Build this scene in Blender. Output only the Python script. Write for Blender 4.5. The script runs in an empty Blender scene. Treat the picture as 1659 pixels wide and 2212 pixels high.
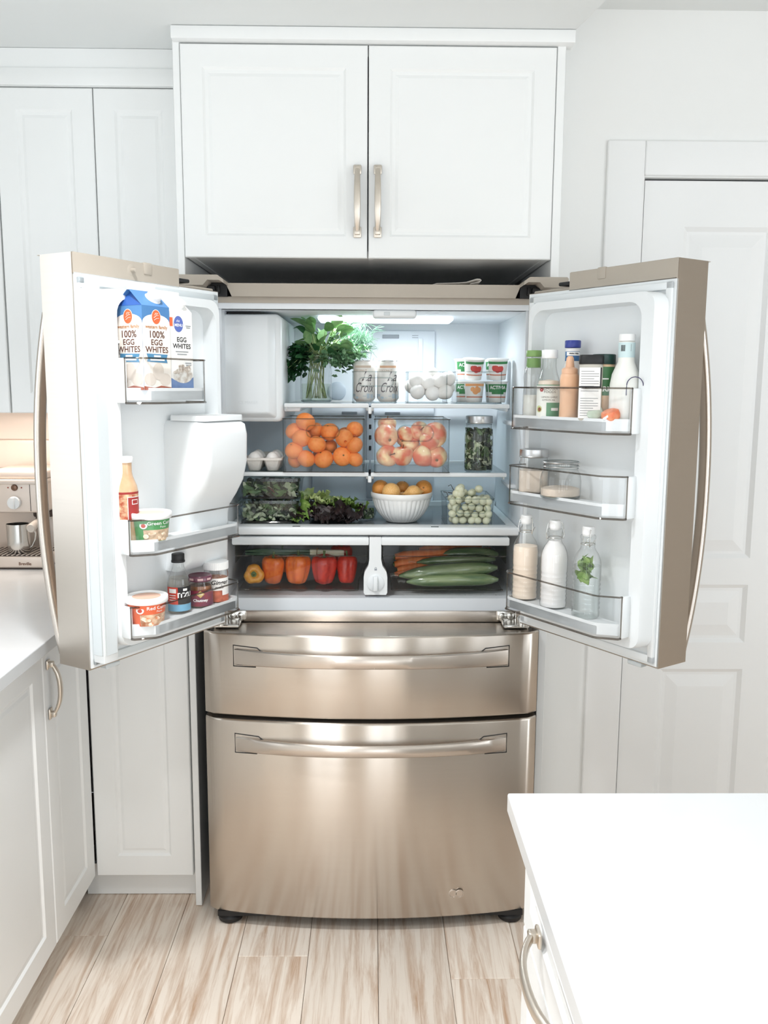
import bpy, bmesh, math, random
from mathutils import Vector, Matrix
R = math.radians
PI = math.pi
scene = bpy.context.scene
col = scene.collection
rnd = random.Random(7)

# ------------------------------------------------------------------ camera
CAM = Vector((-0.0004, -2.2595, 1.511))
PITCH, YAW, ROLL, FPX = 0.1454, 0.0142, 0.0057, 1866.95
fwd = Vector((math.sin(YAW) * math.cos(PITCH), math.cos(YAW) * math.cos(PITCH), -math.sin(PITCH)))
r0 = Vector((math.cos(YAW), -math.sin(YAW), 0))
u0 = r0.cross(fwd)
rgt = r0 * math.cos(ROLL) + u0 * math.sin(ROLL)
upv = u0 * math.cos(ROLL) - r0 * math.sin(ROLL)
cd = bpy.data.cameras.new('camera')
cam = bpy.data.objects.new('camera', cd)
col.objects.link(cam)
cd.sensor_fit = 'VERTICAL'
cd.sensor_height = 36.0
cd.lens = 36.0 * FPX / 2212.0
cd.clip_start = 0.05
cam.matrix_world = Matrix(((rgt.x, upv.x, -fwd.x, CAM.x), (rgt.y, upv.y, -fwd.y, CAM.y), (rgt.z, upv.z, -fwd.z, CAM.z), (0, 0, 0, 1)))
scene.camera = cam


def ray(px, py):
    return fwd + rgt * ((px - 829.5) / FPX) - upv * ((py - 1106) / FPX)


def at(px, py, Y):                      # point of the place seen at a pixel, on the plane y = Y
    d = ray(px, py)
    return CAM + d * ((Y - CAM.y) / d.y)


def atz(px, py, Z):
    d = ray(px, py)
    return CAM + d * ((Z - CAM.z) / d.z)


def mpp(px, py, Y):                     # metres per pixel there
    return (at(px, py, Y) - CAM).dot(fwd) / FPX


# ------------------------------------------------------------------ light, exposure
scene.view_settings.view_transform = 'Standard'
scene.view_settings.look = 'None'
scene.view_settings.gamma = 1.0
scene.view_settings.use_curve_mapping = False
scene.view_settings.exposure = -0.5
scene.cycles.transparent_max_bounces = 40
scene.cycles.max_bounces = 14
scene.cycles.diffuse_bounces = 6
scene.cycles.glossy_bounces = 5
scene.cycles.transmission_bounces = 10
scene.cycles.sample_clamp_indirect = 6.0
scene.cycles.caustics_reflective = False
scene.cycles.caustics_refractive = False

world = bpy.data.worlds.new('sky')
scene.world = world
world.use_nodes = True
wbg = world.node_tree.nodes['Background']
wbg.inputs[0].default_value = (0.86, 0.93, 1.0, 1)
wbg.inputs[1].default_value = 1.0


def area(name, loc, rot, sx, sy, power, color):
    l = bpy.data.lights.new(name, 'AREA')
    l.shape = 'RECTANGLE'
    l.size, l.size_y, l.energy, l.color = sx, sy, power, color
    o = bpy.data.objects.new(name, l)
    o.location, o.rotation_euler = loc, rot
    col.objects.link(o)
    return o


# daylight through the two windows and the glazed door in the wall behind the photographer
DAY = (0.885, 0.95, 1.0)
WIN = [(-1.2, -0.5, 0.08, 2.25), (-0.1, 0.6, 0.08, 2.25), (0.85, 1.45, 0.08, 2.25), (1.9, 2.7, 0.08, 2.25)]
for (a, b, z0, z1) in WIN:
    area('window_daylight', ((a + b) / 2, -4.46, (z0 + z1) / 2), (R(90), 0, 0), b - a, z1 - z0, 12.5 * (b - a) * (z1 - z0), DAY)
area('window_daylight', (-1.46, -1.21, 1.59), (0, R(-90), 0), 1.02, 1.5, 12, DAY)
area('window_daylight', (3.01, -2.6, 1.16), (0, R(90), 0), 2.1, 1.9, 74, DAY)  # unseen side window, added to brighten the left-run cabinet faces
# unseen recessed ceiling lamps, added to brighten the floor and base cabinets
ADDED_POTS = [(-0.42, -0.90, 2.399), (-0.42, -1.75, 2.399), (1.2, -0.85, 2.52), (-0.45, -3.2, 2.52), (0.9, -3.2, 2.52), (2.0, -1.9, 2.52)]
for (x, y, z) in ADDED_POTS:
    l = area('added_ceiling_light', (x, y, z - .004), (0, 0, 0), 0.16, 0.16, (15 if y > -1 else 9) if x < 0 else .8, (0.97, 0.985, 1.0))
    l.data.shape = 'DISK'
    l.data.spread = R(115)
# the refrigerator's own lamp and the lamp under the wall cabinet (their bulbs are built with them)
area('refrigerator_lamp_light', (0.05, 0.36, 1.694), (0, 0, 0), 0.34, 0.07, 4.4, (0.88, 0.95, 1.0))
area('cabinet_lamp_light', (-1.16, 0.52, 1.41), (0, 0, 0), 0.30, 0.03, 2.4, (1.0, 0.86, 0.75))

# ------------------------------------------------------------------ materials


def lin(c):
    return tuple((x / 255 / 12.92 if x / 255 <= .04045 else ((x / 255 + .055) / 1.055) ** 2.4) for x in c)


MATS = {}


def mat(name, c, rough=.5, metal=0.0, var=.03, scale=12.0, bump=0.0, bscale=60.0, island=0.0, c2=None, spec=.5, sss=0.0, coat=0.0, stretch=None, hue_obj=0.0, coord='Object', emit=0.0):
    """A principled material whose colour is varied by noise; island: per-piece variation."""
    if name in MATS:
        return MATS[name]
    m = bpy.data.materials.new(name)
    m.use_nodes = True
    nt = m.node_tree
    N, L = nt.nodes, nt.links
    b = N['Principled BSDF']
    c = lin(c)
    c2 = lin(c2) if c2 else tuple(max(0, x * (1 - 2.2 * var)) for x in c)
    tc = N.new('ShaderNodeTexCoord')
    mp = N.new('ShaderNodeMapping')
    if stretch:
        mp.inputs['Scale'].default_value = stretch
    L.new(tc.outputs[coord], mp.inputs[0])
    nz = N.new('ShaderNodeTexNoise')
    nz.inputs['Scale'].default_value = scale
    nz.inputs['Detail'].default_value = 4
    L.new(mp.outputs[0], nz.inputs['Vector'])
    ramp = N.new('ShaderNodeValToRGB')
    ramp.color_ramp.elements[0].position = .35
    ramp.color_ramp.elements[1].position = .65
    ramp.color_ramp.elements[0].color = (*c2, 1)
    ramp.color_ramp.elements[1].color = (*c, 1)
    L.new(nz.outputs['Fac'], ramp.inputs[0])
    out = ramp.outputs[0]
    if island or hue_obj:
        hs = N.new('ShaderNodeHueSaturation')
        mr = N.new('ShaderNodeMapRange')
        k = island or hue_obj
        mr.inputs[3].default_value = 1 - k
        mr.inputs[4].default_value = 1 + k * .6
        if island:
            g = N.new('ShaderNodeNewGeometry')
            L.new(g.outputs['Random Per Island'], mr.inputs[0])
        else:
            g = N.new('ShaderNodeObjectInfo')
            L.new(g.outputs['Random'], mr.inputs[0])
        L.new(mr.outputs[0], hs.inputs['Value'])
        L.new(out, hs.inputs['Color'])
        out = hs.outputs[0]
    L.new(out, b.inputs['Base Color'])
    b.inputs['Roughness'].default_value = rough
    b.inputs['Metallic'].default_value = metal
    b.inputs['Specular IOR Level'].default_value = spec
    if coat:
        b.inputs['Coat Weight'].default_value = coat
        b.inputs['Coat Roughness'].default_value = .08
    if sss:
        b.inputs['Subsurface Weight'].default_value = sss
        b.inputs['Subsurface Radius'].default_value = (.006, .004, .003)
    if emit:
        b.inputs['Emission Color'].default_value = (*c, 1)
        b.inputs['Emission Strength'].default_value = emit
    if bump:
        n2 = N.new('ShaderNodeTexNoise')
        n2.inputs['Scale'].default_value = bscale
        L.new(mp.outputs[0], n2.inputs['Vector'])
        bp = N.new('ShaderNodeBump')
        bp.inputs['Strength'].default_value = bump
        bp.inputs['Distance'].default_value = .002
        L.new(n2.outputs['Fac'], bp.inputs['Height'])
        L.new(bp.outputs[0], b.inputs['Normal'])
    MATS[name] = m
    return m


def glassmat(name, tint, ior=1.45, rough=.02, refl=1.0, edge=.85):
    """Thin clear sheet: lets light straight through, reflects by Fresnel."""
    m = bpy.data.materials.new(name)
    m.use_nodes = True
    nt = m.node_tree
    N, L = nt.nodes, nt.links
    N.remove(N['Principled BSDF'])
    o = N['Material Output']
    tr = N.new('ShaderNodeBsdfTransparent')
    nz = N.new('ShaderNodeTexNoise')
    nz.inputs['Scale'].default_value = 6
    mx0 = N.new('ShaderNodeMix')
    mx0.data_type = 'RGBA'
    mx0.inputs[6].default_value = (*tint, 1)
    mx0.inputs[7].default_value = (*[min(1, t * 1.02) for t in tint], 1)
    L.new(nz.outputs['Fac'], mx0.inputs[0])
    lw = N.new('ShaderNodeLayerWeight')           # a longer way through the sheet at its edges
    lw.inputs[0].default_value = .35
    pw_ = N.new('ShaderNodeMath')
    pw_.operation = 'POWER'
    pw_.inputs[1].default_value = 3.0
    L.new(lw.outputs['Facing'], pw_.inputs[0])
    mx1 = N.new('ShaderNodeMix')
    mx1.data_type = 'RGBA'
    L.new(pw_.outputs[0], mx1.inputs[0])
    L.new(mx0.outputs[2], mx1.inputs[6])
    mx1.inputs[7].default_value = (*[t * edge for t in tint], 1)
    L.new(mx1.outputs[2], tr.inputs[0])
    gl = N.new('ShaderNodeBsdfGlossy')
    gl.inputs['Roughness'].default_value = rough
    fr = N.new('ShaderNodeFresnel')
    ge = N.new('ShaderNodeNewGeometry')          # same reflectance from either side of the sheet
    mi = N.new('ShaderNodeMapRange')
    mi.inputs[3].default_value = ior
    mi.inputs[4].default_value = 1 / ior
    L.new(ge.outputs['Backfacing'], mi.inputs[0])
    L.new(mi.outputs[0], fr.inputs[0])
    mu = N.new('ShaderNodeMath')
    mu.operation = 'MULTIPLY'
    mu.inputs[1].default_value = refl
    L.new(fr.outputs[0], mu.inputs[0])
    mx = N.new('ShaderNodeMixShader')
    L.new(mu.outputs[0], mx.inputs[0])
    L.new(tr.outputs[0], mx.inputs[1])
    L.new(gl.outputs[0], mx.inputs[2])
    L.new(mx.outputs[0], o.inputs[0])
    MATS[name] = m
    return m


def steelmat(name, c, rough, aniso, rot=0.0):
    m = mat(name, c, rough, 1.0, var=.008, scale=3, stretch=(1, 1, 60))
    b = m.node_tree.nodes['Principled BSDF']
    b.inputs['Anisotropic'].default_value = aniso
    b.inputs['Anisotropic Rotation'].default_value = rot
    tg = m.node_tree.nodes.new('ShaderNodeCombineXYZ')     # brushed across: highlights spread up and down
    tg.inputs[1].default_value = 0.3
    tg.inputs[2].default_value = 0.95
    m.node_tree.links.new(tg.outputs[0], b.inputs['Tangent'])
    return m


W_CAB = mat('white_cabinet_paint', (238, 239, 238), .38, var=.006, scale=3)
W_WALL = mat('white_wall_paint', (236, 236, 234), .7, var=.006, scale=2, bump=.03, bscale=180)
W_CEIL = mat('ceiling_paint', (228, 230, 229), .8, var=.006, scale=2)
W_DOOR = mat('white_door_paint', (238, 238, 237), .45, var=.006, scale=3)
W_QUARTZ = mat('white_quartz', (214, 216, 217), .22, var=.006, scale=20)
BEIGE = mat('beige_room_paint', (212, 206, 199), .8, var=.02, scale=2)
W_PLAS = mat('white_plastic', (231, 234, 235), .3, var=.006, scale=4)
W_LINER = mat('fridge_liner_plastic', (228, 232, 236), .5, var=.008, scale=4)
G_STRIP = mat('pale_grey_plastic', (206, 212, 214), .4, var=.01, scale=4)
STEEL = steelmat('brushed_steel', (200, 191, 181), .22, 1.0)
STEEL_H = steelmat('handle_steel', (206, 197, 188), .26, .8)
TAUPE = mat('taupe_plastic', (178, 168, 155), .5, var=.02, scale=8)
DARK = mat('dark_plastic', (24, 24, 25), .5, var=.05)
CASE = mat('charcoal_case', (62, 62, 62), .55, var=.05)
NICKEL = mat('satin_nickel', (214, 205, 193), .33, 1.0, var=.03, scale=30)
CHROME = mat('bright_metal', (214, 212, 208), .18, 1.0, var=.02, scale=20)
GAP = mat('plank_gap_board', (120, 104, 92), .8, var=.05)  # brown board under the planks, showing in their joints
CLEAR = glassmat('clear_plastic', (.975, .978, .98), 1.4, .03, .55)
CLEARW = glassmat('clear_wall_plastic', (.985, .988, .99), 1.4, .03, .8, .95)
JARG = glassmat('jar_glass', (.975, .982, .98), 1.5, .02, 1.2, .5)
EDGE = glassmat('plastic_edge', (.52, .49, .46), 1.5, .05, 1.5)
EDGEL = glassmat('pale_edge', (.80, .83, .83), 1.45, .12, .5)
SHELFG = glassmat('shelf_glass', (.86, .91, .92), 1.45, .03)
SMOKE = glassmat('crisper_plastic', (.90, .90, .89), 1.4, .03, .45)
LED = mat('led_diffuser', (235, 246, 255), .4, emit=2.2)

# ------------------------------------------------------------------ mesh helpers


class MB:
    def __init__(s):
        s.v, s.f, s.m, s.s = [], [], [], []

    def add(s, v, f, mi=0, sm=False, M=None):
        o = len(s.v)
        s.v += [tuple(M @ Vector(p)) for p in v] if M else [tuple(p) for p in v]
        for q in f:
            s.f.append([i + o for i in q])
            s.m.append(mi)
            s.s.append(sm)
        return s

    def box(s, a, b, mi=0, M=None):
        (x0, y0, z0), (x1, y1, z1) = [tuple(min(p, q) for p, q in zip(a, b)), tuple(max(p, q) for p, q in zip(a, b))]
        v = [(x0, y0, z0), (x1, y0, z0), (x1, y1, z0), (x0, y1, z0), (x0, y0, z1), (x1, y0, z1), (x1, y1, z1), (x0, y1, z1)]
        f = [(3, 2, 1, 0), (4, 5, 6, 7), (0, 1, 5, 4), (1, 2, 6, 5), (2, 3, 7, 6), (3, 0, 4, 7)]
        return s.add(v, f, mi, False, M)

    def rbox(s, a, b, r, seg=3, mi=0, M=None):
        lo = [min(p, q) for p, q in zip(a, b)]
        hi = [max(p, q) for p, q in zip(a, b)]
        bm = bmesh.new()
        bmesh.ops.create_cube(bm, size=1)
        for v in bm.verts:
            v.co = Vector([lo[i] + (v.co[i] + .5) * (hi[i] - lo[i]) for i in range(3)])
        r = min(r, min(hi[i] - lo[i] for i in range(3)) * .49)
        bmesh.ops.bevel(bm, geom=bm.edges[:], offset=r, segments=seg, profile=.5, affect='EDGES')
        s.bm(bm, mi, True, M)
        bm.free()
        return s

    def bm(s, bm, mi=0, sm=False, M=None):
        bm.verts.index_update()
        return s.add([v.co.copy() for v in bm.verts], [[v.index for v in f.verts] for f in bm.faces], mi, sm, M)

    def lathe(s, prof, n=32, mi=0, M=None, sm=True, mod=None):
        """prof: (radius, z) from bottom to top; mod(angle, i) scales a radius."""
        v, f = [], []
        for i, (r, z) in enumerate(prof):
            for k in range(n):
                a = 2 * PI * k / n
                q = r * (mod(a, i) if mod else 1)
                v.append((q * math.cos(a), q * math.sin(a), z))
        for i in range(len(prof) - 1):
            for k in range(n):
                k2 = (k + 1) % n
                f.append((i * n + k, i * n + k2, (i + 1) * n + k2, (i + 1) * n + k))
        if prof[0][0] > 1e-6:
            f.append(tuple(range(n - 1, -1, -1)))
        if prof[-1][0] > 1e-6:
            f.append(tuple(range((len(prof) - 1) * n, len(prof) * n)))
        return s.add(v, f, mi, sm, M)

    def tube(s, pts, r, n=8, mi=0, M=None, sm=True, flat=None, upref=None):
        """Round (or flat = (width, thickness) scaled) tube along points."""
        pts = [Vector(p) for p in pts]
        rs = r if isinstance(r, (list, tuple)) else [r] * len(pts)
        v, f = [], []
        prev = None
        for i, p in enumerate(pts):
            t = (pts[min(i + 1, len(pts) - 1)] - pts[max(i - 1, 0)]).normalized()
            ref = Vector(upref) if upref else (prev if prev else (Vector((0, 0, 1)) if abs(t.z) < .9 else Vector((1, 0, 0))))
            a = (ref - t * ref.dot(t)).normalized()
            prev = a
            b = t.cross(a)
            for k in range(n):
                an = 2 * PI * (k + .5) / n
                ca, sa = math.cos(an), math.sin(an)
                if flat:
                    e = .55
                    ca = math.copysign(abs(ca) ** e, ca) * flat[0]
                    sa = math.copysign(abs(sa) ** e, sa) * flat[1]
                v.append(p + (a * ca + b * sa) * rs[i])
        m = len(pts)
        for i in range(m - 1):
            for k in range(n):
                k2 = (k + 1) % n
                f.append((i * n + k, i * n + k2, (i + 1) * n + k2, (i + 1) * n + k))
        f.append(tuple(range(n - 1, -1, -1)))
        f.append(tuple(range((m - 1) * n, m * n)))
        return s.add(v, f, mi, sm, M)

    def prism(s, out, z0, z1, mi=0, M=None):
        n = len(out)
        v = [(x, y, z0) for x, y in out] + [(x, y, z1) for x, y in out]
        f = [tuple(range(n - 1, -1, -1)), tuple(range(n, 2 * n))]
        f += [(i, (i + 1) % n, n + (i + 1) % n, n + i) for i in range(n)]
        return s.add(v, f, mi, False, M)

    def wall(s, path, z0, z1, t, mi=0, M=None, lift=0.0):
        """A thin upright wall along an open 2-D path."""
        P = [Vector(p) for p in path]
        off = []
        for i, p in enumerate(P):
            d = (P[min(i + 1, len(P) - 1)] - P[max(i - 1, 0)]).normalized()
            off.append(p + Vector((-d.y, d.x)) * t)
        return s.prism([tuple(p) for p in P] + [tuple(p) for p in reversed(off)], z0, z1, mi, M)

    def rings(s, rects, mi=0, M=None):
        """Nested rectangles (x0, x1, z0, z1, y): a moulded front facing -y; the last ring is filled."""
        v, f = [], []
        for (x0, x1, z0, z1, y) in rects:
            v += [(x0, y, z0), (x1, y, z0), (x1, y, z1), (x0, y, z1)]
        for i in range(len(rects) - 1):
            for k in range(4):
                k2 = (k + 1) % 4
                f.append((i * 4 + k, i * 4 + k2, (i + 1) * 4 + k2, (i + 1) * 4 + k))
        e = (len(rects) - 1) * 4
        f.append((e, e + 1, e + 2, e + 3))
        return s.add(v, f, mi, False, M)

    def mesh(s, name, mats, fix=True):
        me = bpy.data.meshes.new(name)
        me.from_pydata(s.v, [], s.f)
        me.polygons.foreach_set('material_index', s.m)
        me.polygons.foreach_set('use_smooth', s.s)
        for m in (mats if isinstance(mats, (list, tuple)) else [mats]):
            me.materials.append(m)
        if fix:
            b = bmesh.new()
            b.from_mesh(me)
            bmesh.ops.recalc_face_normals(b, faces=b.faces)
            b.to_mesh(me)
            b.free()
        me.update()
        if any(s.s) and not all(s.s):
            pass
        if any(s.s):
            me.set_sharp_from_angle(angle=R(42))
        return me

    def build(s, name, mats, parent=None, loc=(0, 0, 0), rot=(0, 0, 0), fix=True):
        return put(name, s.mesh(name, mats, fix), parent, loc, rot)


def put(name, me, parent=None, loc=(0, 0, 0), rot=(0, 0, 0)):
    o = bpy.data.objects.new(name, me)
    col.objects.link(o)
    o.parent = parent
    o.location = loc
    o.rotation_euler = rot
    return o


def tag(o, label=None, cat=None, group=None, kind=None):
    if label:
        o['label'] = label
    if cat:
        o['category'] = cat
    if group:
        o['group'] = group
    if kind:
        o['kind'] = kind
    return o


def thing(name, label, cat, loc=(0, 0, 0), rz=0.0, group=None, rx=0.0, ry=0.0):
    o = bpy.data.objects.new(name, None)
    o.empty_display_size = .03
    col.objects.link(o)
    o.location = loc
    o.rotation_euler = (rx, ry, rz)
    return tag(o, label, cat, group)


def dup(root, loc=None, rot=None, label=None):
    r = root.copy()
    col.objects.link(r)
    if loc is not None:
        r.location = loc
    if rot is not None:
        r.rotation_euler = rot
    if label:
        r['label'] = label
    for ch in list(root.children):
        c = ch.copy()
        col.objects.link(c)
        c.parent = r
        for g in list(ch.children):
            d = g.copy()
            col.objects.link(d)
            d.parent = c
    return r


def struct(o):
    o['kind'] = 'structure'
    return o


TXT = {}


def text_geo(s, size, shear=0.0, sx=1.0, bold=0.0):
    cu = bpy.data.curves.new('txt', 'FONT')
    cu.body = s
    cu.size = size
    cu.align_x = 'CENTER'
    cu.align_y = 'CENTER'
    cu.shear = shear
    cu.resolution_u = 3
    cu.offset = bold
    cu.space_character = 1.0
    o = bpy.data.objects.new('txt', cu)
    me = bpy.data.meshes.new_from_object(o)
    v = [(p.co.x * sx, p.co.y) for p in me.vertices]
    f = [tuple(p.vertices) for p in me.polygons]
    bpy.data.objects.remove(o)
    bpy.data.curves.remove(cu)
    bpy.data.meshes.remove(me)
    return v, f


def text_flat(mb, s, size, cx, cz, y, mi=0, shear=0.0, sx=1.0, bold=0.0, M=None):
    """Lettering on a face that looks towards -y."""
    v, f = text_geo(s, size, shear, sx, bold)
    mb.add([(cx + a, y, cz + b) for a, b in v], f, mi, False, M)


def text_round(mb, s, size, rad, cz, a0=0.0, mi=0, shear=0.0, sx=1.0, bold=0.0):
    """Lettering wrapped round an upright cylinder; angle 0 looks towards -y. rad may be a function of z."""
    v, f = text_geo(s, size, shear, sx, bold)
    g = rad if callable(rad) else (lambda z: rad)
    r0 = g(cz)
    mb.add([(g(cz + b) * math.sin(a / r0 + a0), -g(cz + b) * math.cos(a / r0 + a0), cz + b) for a, b in v], f, mi)


def patch(mb, rad, a0, a1, z0, z1, mi=0, n=20, nz=4):
    """A curved label patch round an upright cylinder, angles from -y."""
    g = rad if callable(rad) else (lambda z: rad)
    v, f = [], []
    for j in range(nz + 1):
        z = z0 + (z1 - z0) * j / nz
        for i in range(n + 1):
            a = a0 + (a1 - a0) * i / n
            v.append((g(z) * math.sin(a), -g(z) * math.cos(a), z))
    for j in range(nz):
        for i in range(n):
            k = j * (n + 1) + i
            f.append((k, k + 1, k + n + 2, k + n + 1))
    mb.add(v, f, mi, True)


def disc(mb, cx, cz, rx, rz, y, mi=0, n=20):
    v = [(cx + rx * math.cos(2 * PI * k / n), y, cz + rz * math.sin(2 * PI * k / n)) for k in range(n)]
    mb.add(v, [tuple(range(n))], mi)


def disc_round(mb, rad, ac, cz, r, mi=0, n=18):
    P = lambda a, z: (rad * math.sin(ac + a / rad), -rad * math.cos(ac + a / rad), cz + z)
    v = [P(0, 0)]
    for q in (.5, 1.0):
        v += [P(q * r * math.cos(2 * PI * k / n), q * r * math.sin(2 * PI * k / n)) for k in range(n)]
    f = [(0, 1 + k, 1 + (k + 1) % n) for k in range(n)] + [(1 + k, 1 + n + k, 1 + n + (k + 1) % n, 1 + (k + 1) % n) for k in range(n)]
    mb.add(v, f, mi)


def rrect(x0, x1, y0, y1, r, n=5):
    pts = []
    for (cx, cy, a) in ((x1 - r, y1 - r, 0), (x0 + r, y1 - r, 90), (x0 + r, y0 + r, 180), (x1 - r, y0 + r, 270)):
        for k in range(n + 1):
            t = R(a + 90 * k / n)
            pts.append((cx + r * math.cos(t), cy + r * math.sin(t)))
    return pts


def interp(tab):
    def g(z):
        for (z0, r0), (z1, r1) in zip(tab, tab[1:]):
            if z <= z1:
                t = (z - z0) / (z1 - z0) if z1 > z0 else 0
                return r0 + (r1 - r0) * max(0, min(1, t))
        return tab[-1][1]
    return g

# ================================================================== the room
WOOD = mat('oak_plank', (240, 227, 213), .48, var=.1, scale=5, c2=(190, 156, 128), stretch=(9, .55, 1), hue_obj=.10, bump=.12, bscale=40)
_nt = WOOD.node_tree
_r = [n for n in _nt.nodes if n.type == 'VALTORGB'][0].color_ramp
_r.elements[0].position, _r.elements[1].position = .30, .56
for _n in _nt.nodes:
    if _n.type == 'TEX_NOISE' and _n.inputs['Scale'].default_value == 5:
        _n.inputs['Detail'].default_value = 9
        _n.inputs['Roughness'].default_value = .68
        _n.inputs['Distortion'].default_value = .6
_oi = _nt.nodes.new('ShaderNodeObjectInfo')      # each plank takes another part of the grain
_mp = [n for n in _nt.nodes if n.type == 'MAPPING'][0]
_cm = _nt.nodes.new('ShaderNodeVectorMath')
_cm.operation = 'SCALE'
_cm.inputs[0].default_value = (37.0, 61.0, 17.0)
_nt.links.new(_oi.outputs['Random'], _cm.inputs['Scale'])
_nt.links.new(_cm.outputs[0], _mp.inputs['Location'])

XL, XR, YB, YF = -1.42, 3.05, 0.80, -4.5
CEIL = 2.52
SOFF = 2.399
fl = struct(MB().box((XL, YF, -.05), (XR, YB, -.007)).build('floor', GAP))
PW, PL = .187, 1.22
pm = {}
x0 = -.353 - 6 * PW
for i in range(12):
    xa = x0 + i * PW
    if xa > 1.0:
        continue
    off = (i * .437) % PL
    y = -2.4 - off
    while y < YB:
        ya, yb = max(y, -2.3), min(y + PL, YB)
        if yb - ya > .02:
            key = round(yb - ya, 3)
            if key not in pm:
                b = MB()
                w, l, e = PW - .0012, (yb - ya) - .0012, .0012
                b.add([(0, 0, -.007), (w, 0, -.007), (w, l, -.007), (0, l, -.007), (0, 0, -e), (w, 0, -e), (w, l, -e), (0, l, -e), (e, e, 0), (w - e, e, 0), (w - e, l - e, 0), (e, l - e, 0)],
                      [(0, 1, 5, 4), (1, 2, 6, 5), (2, 3, 7, 6), (3, 0, 4, 7), (4, 5, 9, 8), (5, 6, 10, 9), (6, 7, 11, 10), (7, 4, 8, 11), (8, 9, 10, 11)])
                pm[key] = b.mesh('plank', WOOD)
            put('plank', pm[key], fl, (xa, ya, 0))
        y += PL
# planks beyond the sight of the camera are one sheet
tag(MB().box((1.05, -2.3, -.007), (XR, YB, 0)).box((XL, YF, -.007), (XR, -2.3, 0)).build('plank_field', WOOD, fl), kind='stuff')

struct(MB().box((XL, YB, 0), (0.52, YB + .1, 2.6)).build('wall_back', W_WALL))
LW = (-2.0, -.42, 1.06, 2.12)              # sink window in the left wall
wl = MB().box((XL - .1, YF, 0), (XL, LW[0], 2.6)).box((XL - .1, LW[1], 0), (XL, YB + .1, 2.6)).box((XL - .1, LW[0], 0), (XL, LW[1], LW[2])).box((XL - .1, LW[0], LW[3]), (XL, LW[1], 2.6))
struct(wl.build('wall_left', W_WALL))
struct(MB().box((XR, YF, 0), (XR + .1, -3.6, 2.6)).box((XR, -1.6, 0), (XR + .1, YB + .1, 2.6)).box((XR, -3.6, 2.25), (XR + .1, -1.6, 2.6)).box((XR, -3.6, 0), (XR + .1, -1.6, .08)).build('wall_side', BEIGE))
w = MB()
for (ya, yb_, za, zb_) in ((-3.66, -3.57, .03, 2.3), (-1.63, -1.54, .03, 2.3), (-3.6, -1.6, 2.21, 2.3), (-3.6, -1.6, .03, .12), (-2.64, -2.56, .08, 2.25)):
    w.box((XR - .05, ya, za), (XR + .02, yb_, zb_))
struct(w.build('window_6', W_DOOR))  # frame of the added side window that lights the left run
WR = .24                                   # face of the wall with the panel door
DX0, DX1, DZ = at(1390, 385, WR + .012).x, at(1390, 385, WR + .012).x + .84, at(1390, 385, WR + .012).z
wr = MB()
wr.box((.4915, WR, 0), (DX0, WR + .1, 2.6)).box((DX1, WR, 0), (XR, WR + .1, 2.6)).box((DX0, WR, DZ), (DX1, WR + .1, 2.6)).box((.4915, WR + .1, 0), (.53, YB, 2.6))
struct(wr.build('wall_right', W_WALL))
# wall behind the photographer with its windows
wf = MB()
wf.box((XL, YF - .1, 0), (XR, YF, WIN[0][2])).box((XL, YF - .1, 2.25), (XR, YF, 2.6))
wf.box((XL, YF - .1, 0), (WIN[0][0], YF, 2.3)).box((WIN[0][1], YF - .1, 0), (WIN[1][0], YF, 2.3)).box((WIN[1][1], YF - .1, 0), (WIN[2][0], YF, 2.3)).box((WIN[2][1], YF - .1, 0), (WIN[3][0], YF, 2.3)).box((WIN[3][1], YF - .1, 0), (XR, YF, 2.3))
struct(wf.build('wall_front', BEIGE))
for k, (a, b, z0, z1) in enumerate(WIN):
    w = MB()
    for (p, q) in (((a - .05, z0 - .05), (a + .04, z1 + .05)), ((b - .04, z0 - .05), (b + .05, z1 + .05)), ((a, z1 - .04), (b, z1 + .05)), ((a, z0 - .05), (b, z0 + .04)), (((a + b) / 2 - .03, z0), ((a + b) / 2 + .03, z1))):
        w.box((p[0], YF - .01, p[1]), (q[0], YF + .055, q[1]))
    struct(w.build('window_%d' % (k + 1), W_DOOR))
w = MB()
for (ya, yb_, za, zb_) in ((LW[0] - .06, LW[0] + .03, LW[2] - .06, LW[3] + .06), (LW[1] - .03, LW[1] + .06, LW[2] - .06, LW[3] + .06), (LW[0], LW[1], LW[3] - .03, LW[3] + .06), (LW[0], LW[1], LW[2] - .06, LW[2] + .03), ((LW[0] + LW[1]) / 2 - .03, (LW[0] + LW[1]) / 2 + .03, LW[2], LW[3])):
    w.box((XL - .03, ya, za), (XL + .02, yb_, zb_))
struct(w.build('window_5', W_DOOR))
ce = MB().box((XL, YF, CEIL), (XR, YB, CEIL + .08))
clg = struct(ce.build('ceiling', W_CEIL))
# dropped soffit over the cabinets; its end is cut on the skew
pa, pb = atz(1240, 68, SOFF), atz(1310, 0, SOFF)
dv = (pb - pa)
pc = pa + dv * 6
so = MB().prism([(XL, YB), (XL, -2.2), (pc.x, -2.2), (pc.x, pc.y), (pa.x, pa.y), (pa.x, WR + .02), (.515, YB)], SOFF, CEIL + .01)
struct(so.build('trim_1', W_CEIL))
for (x, y, z) in ADDED_POTS:  # fittings for the added ceiling lamps
    MB().lathe([(.082, -.002), (.105, -.008), (.11, -.002), (.11, 0)], 32).build('added_lamp_ring', W_PLAS, clg, (x, y, z))

# panel door in the right wall
def door_rings(x0, x1, z0, z1, y):
    return [(x0, x1, z0, z1, y), (x0 + .012, x1 - .012, z0 + .012, z1 - .012, y + .009), (x0 + .020, x1 - .020, z0 + .020, z1 - .020, y + .009), (x0 + .055, x1 - .055, z0 + .055, z1 - .055, y + .001)]


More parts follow.
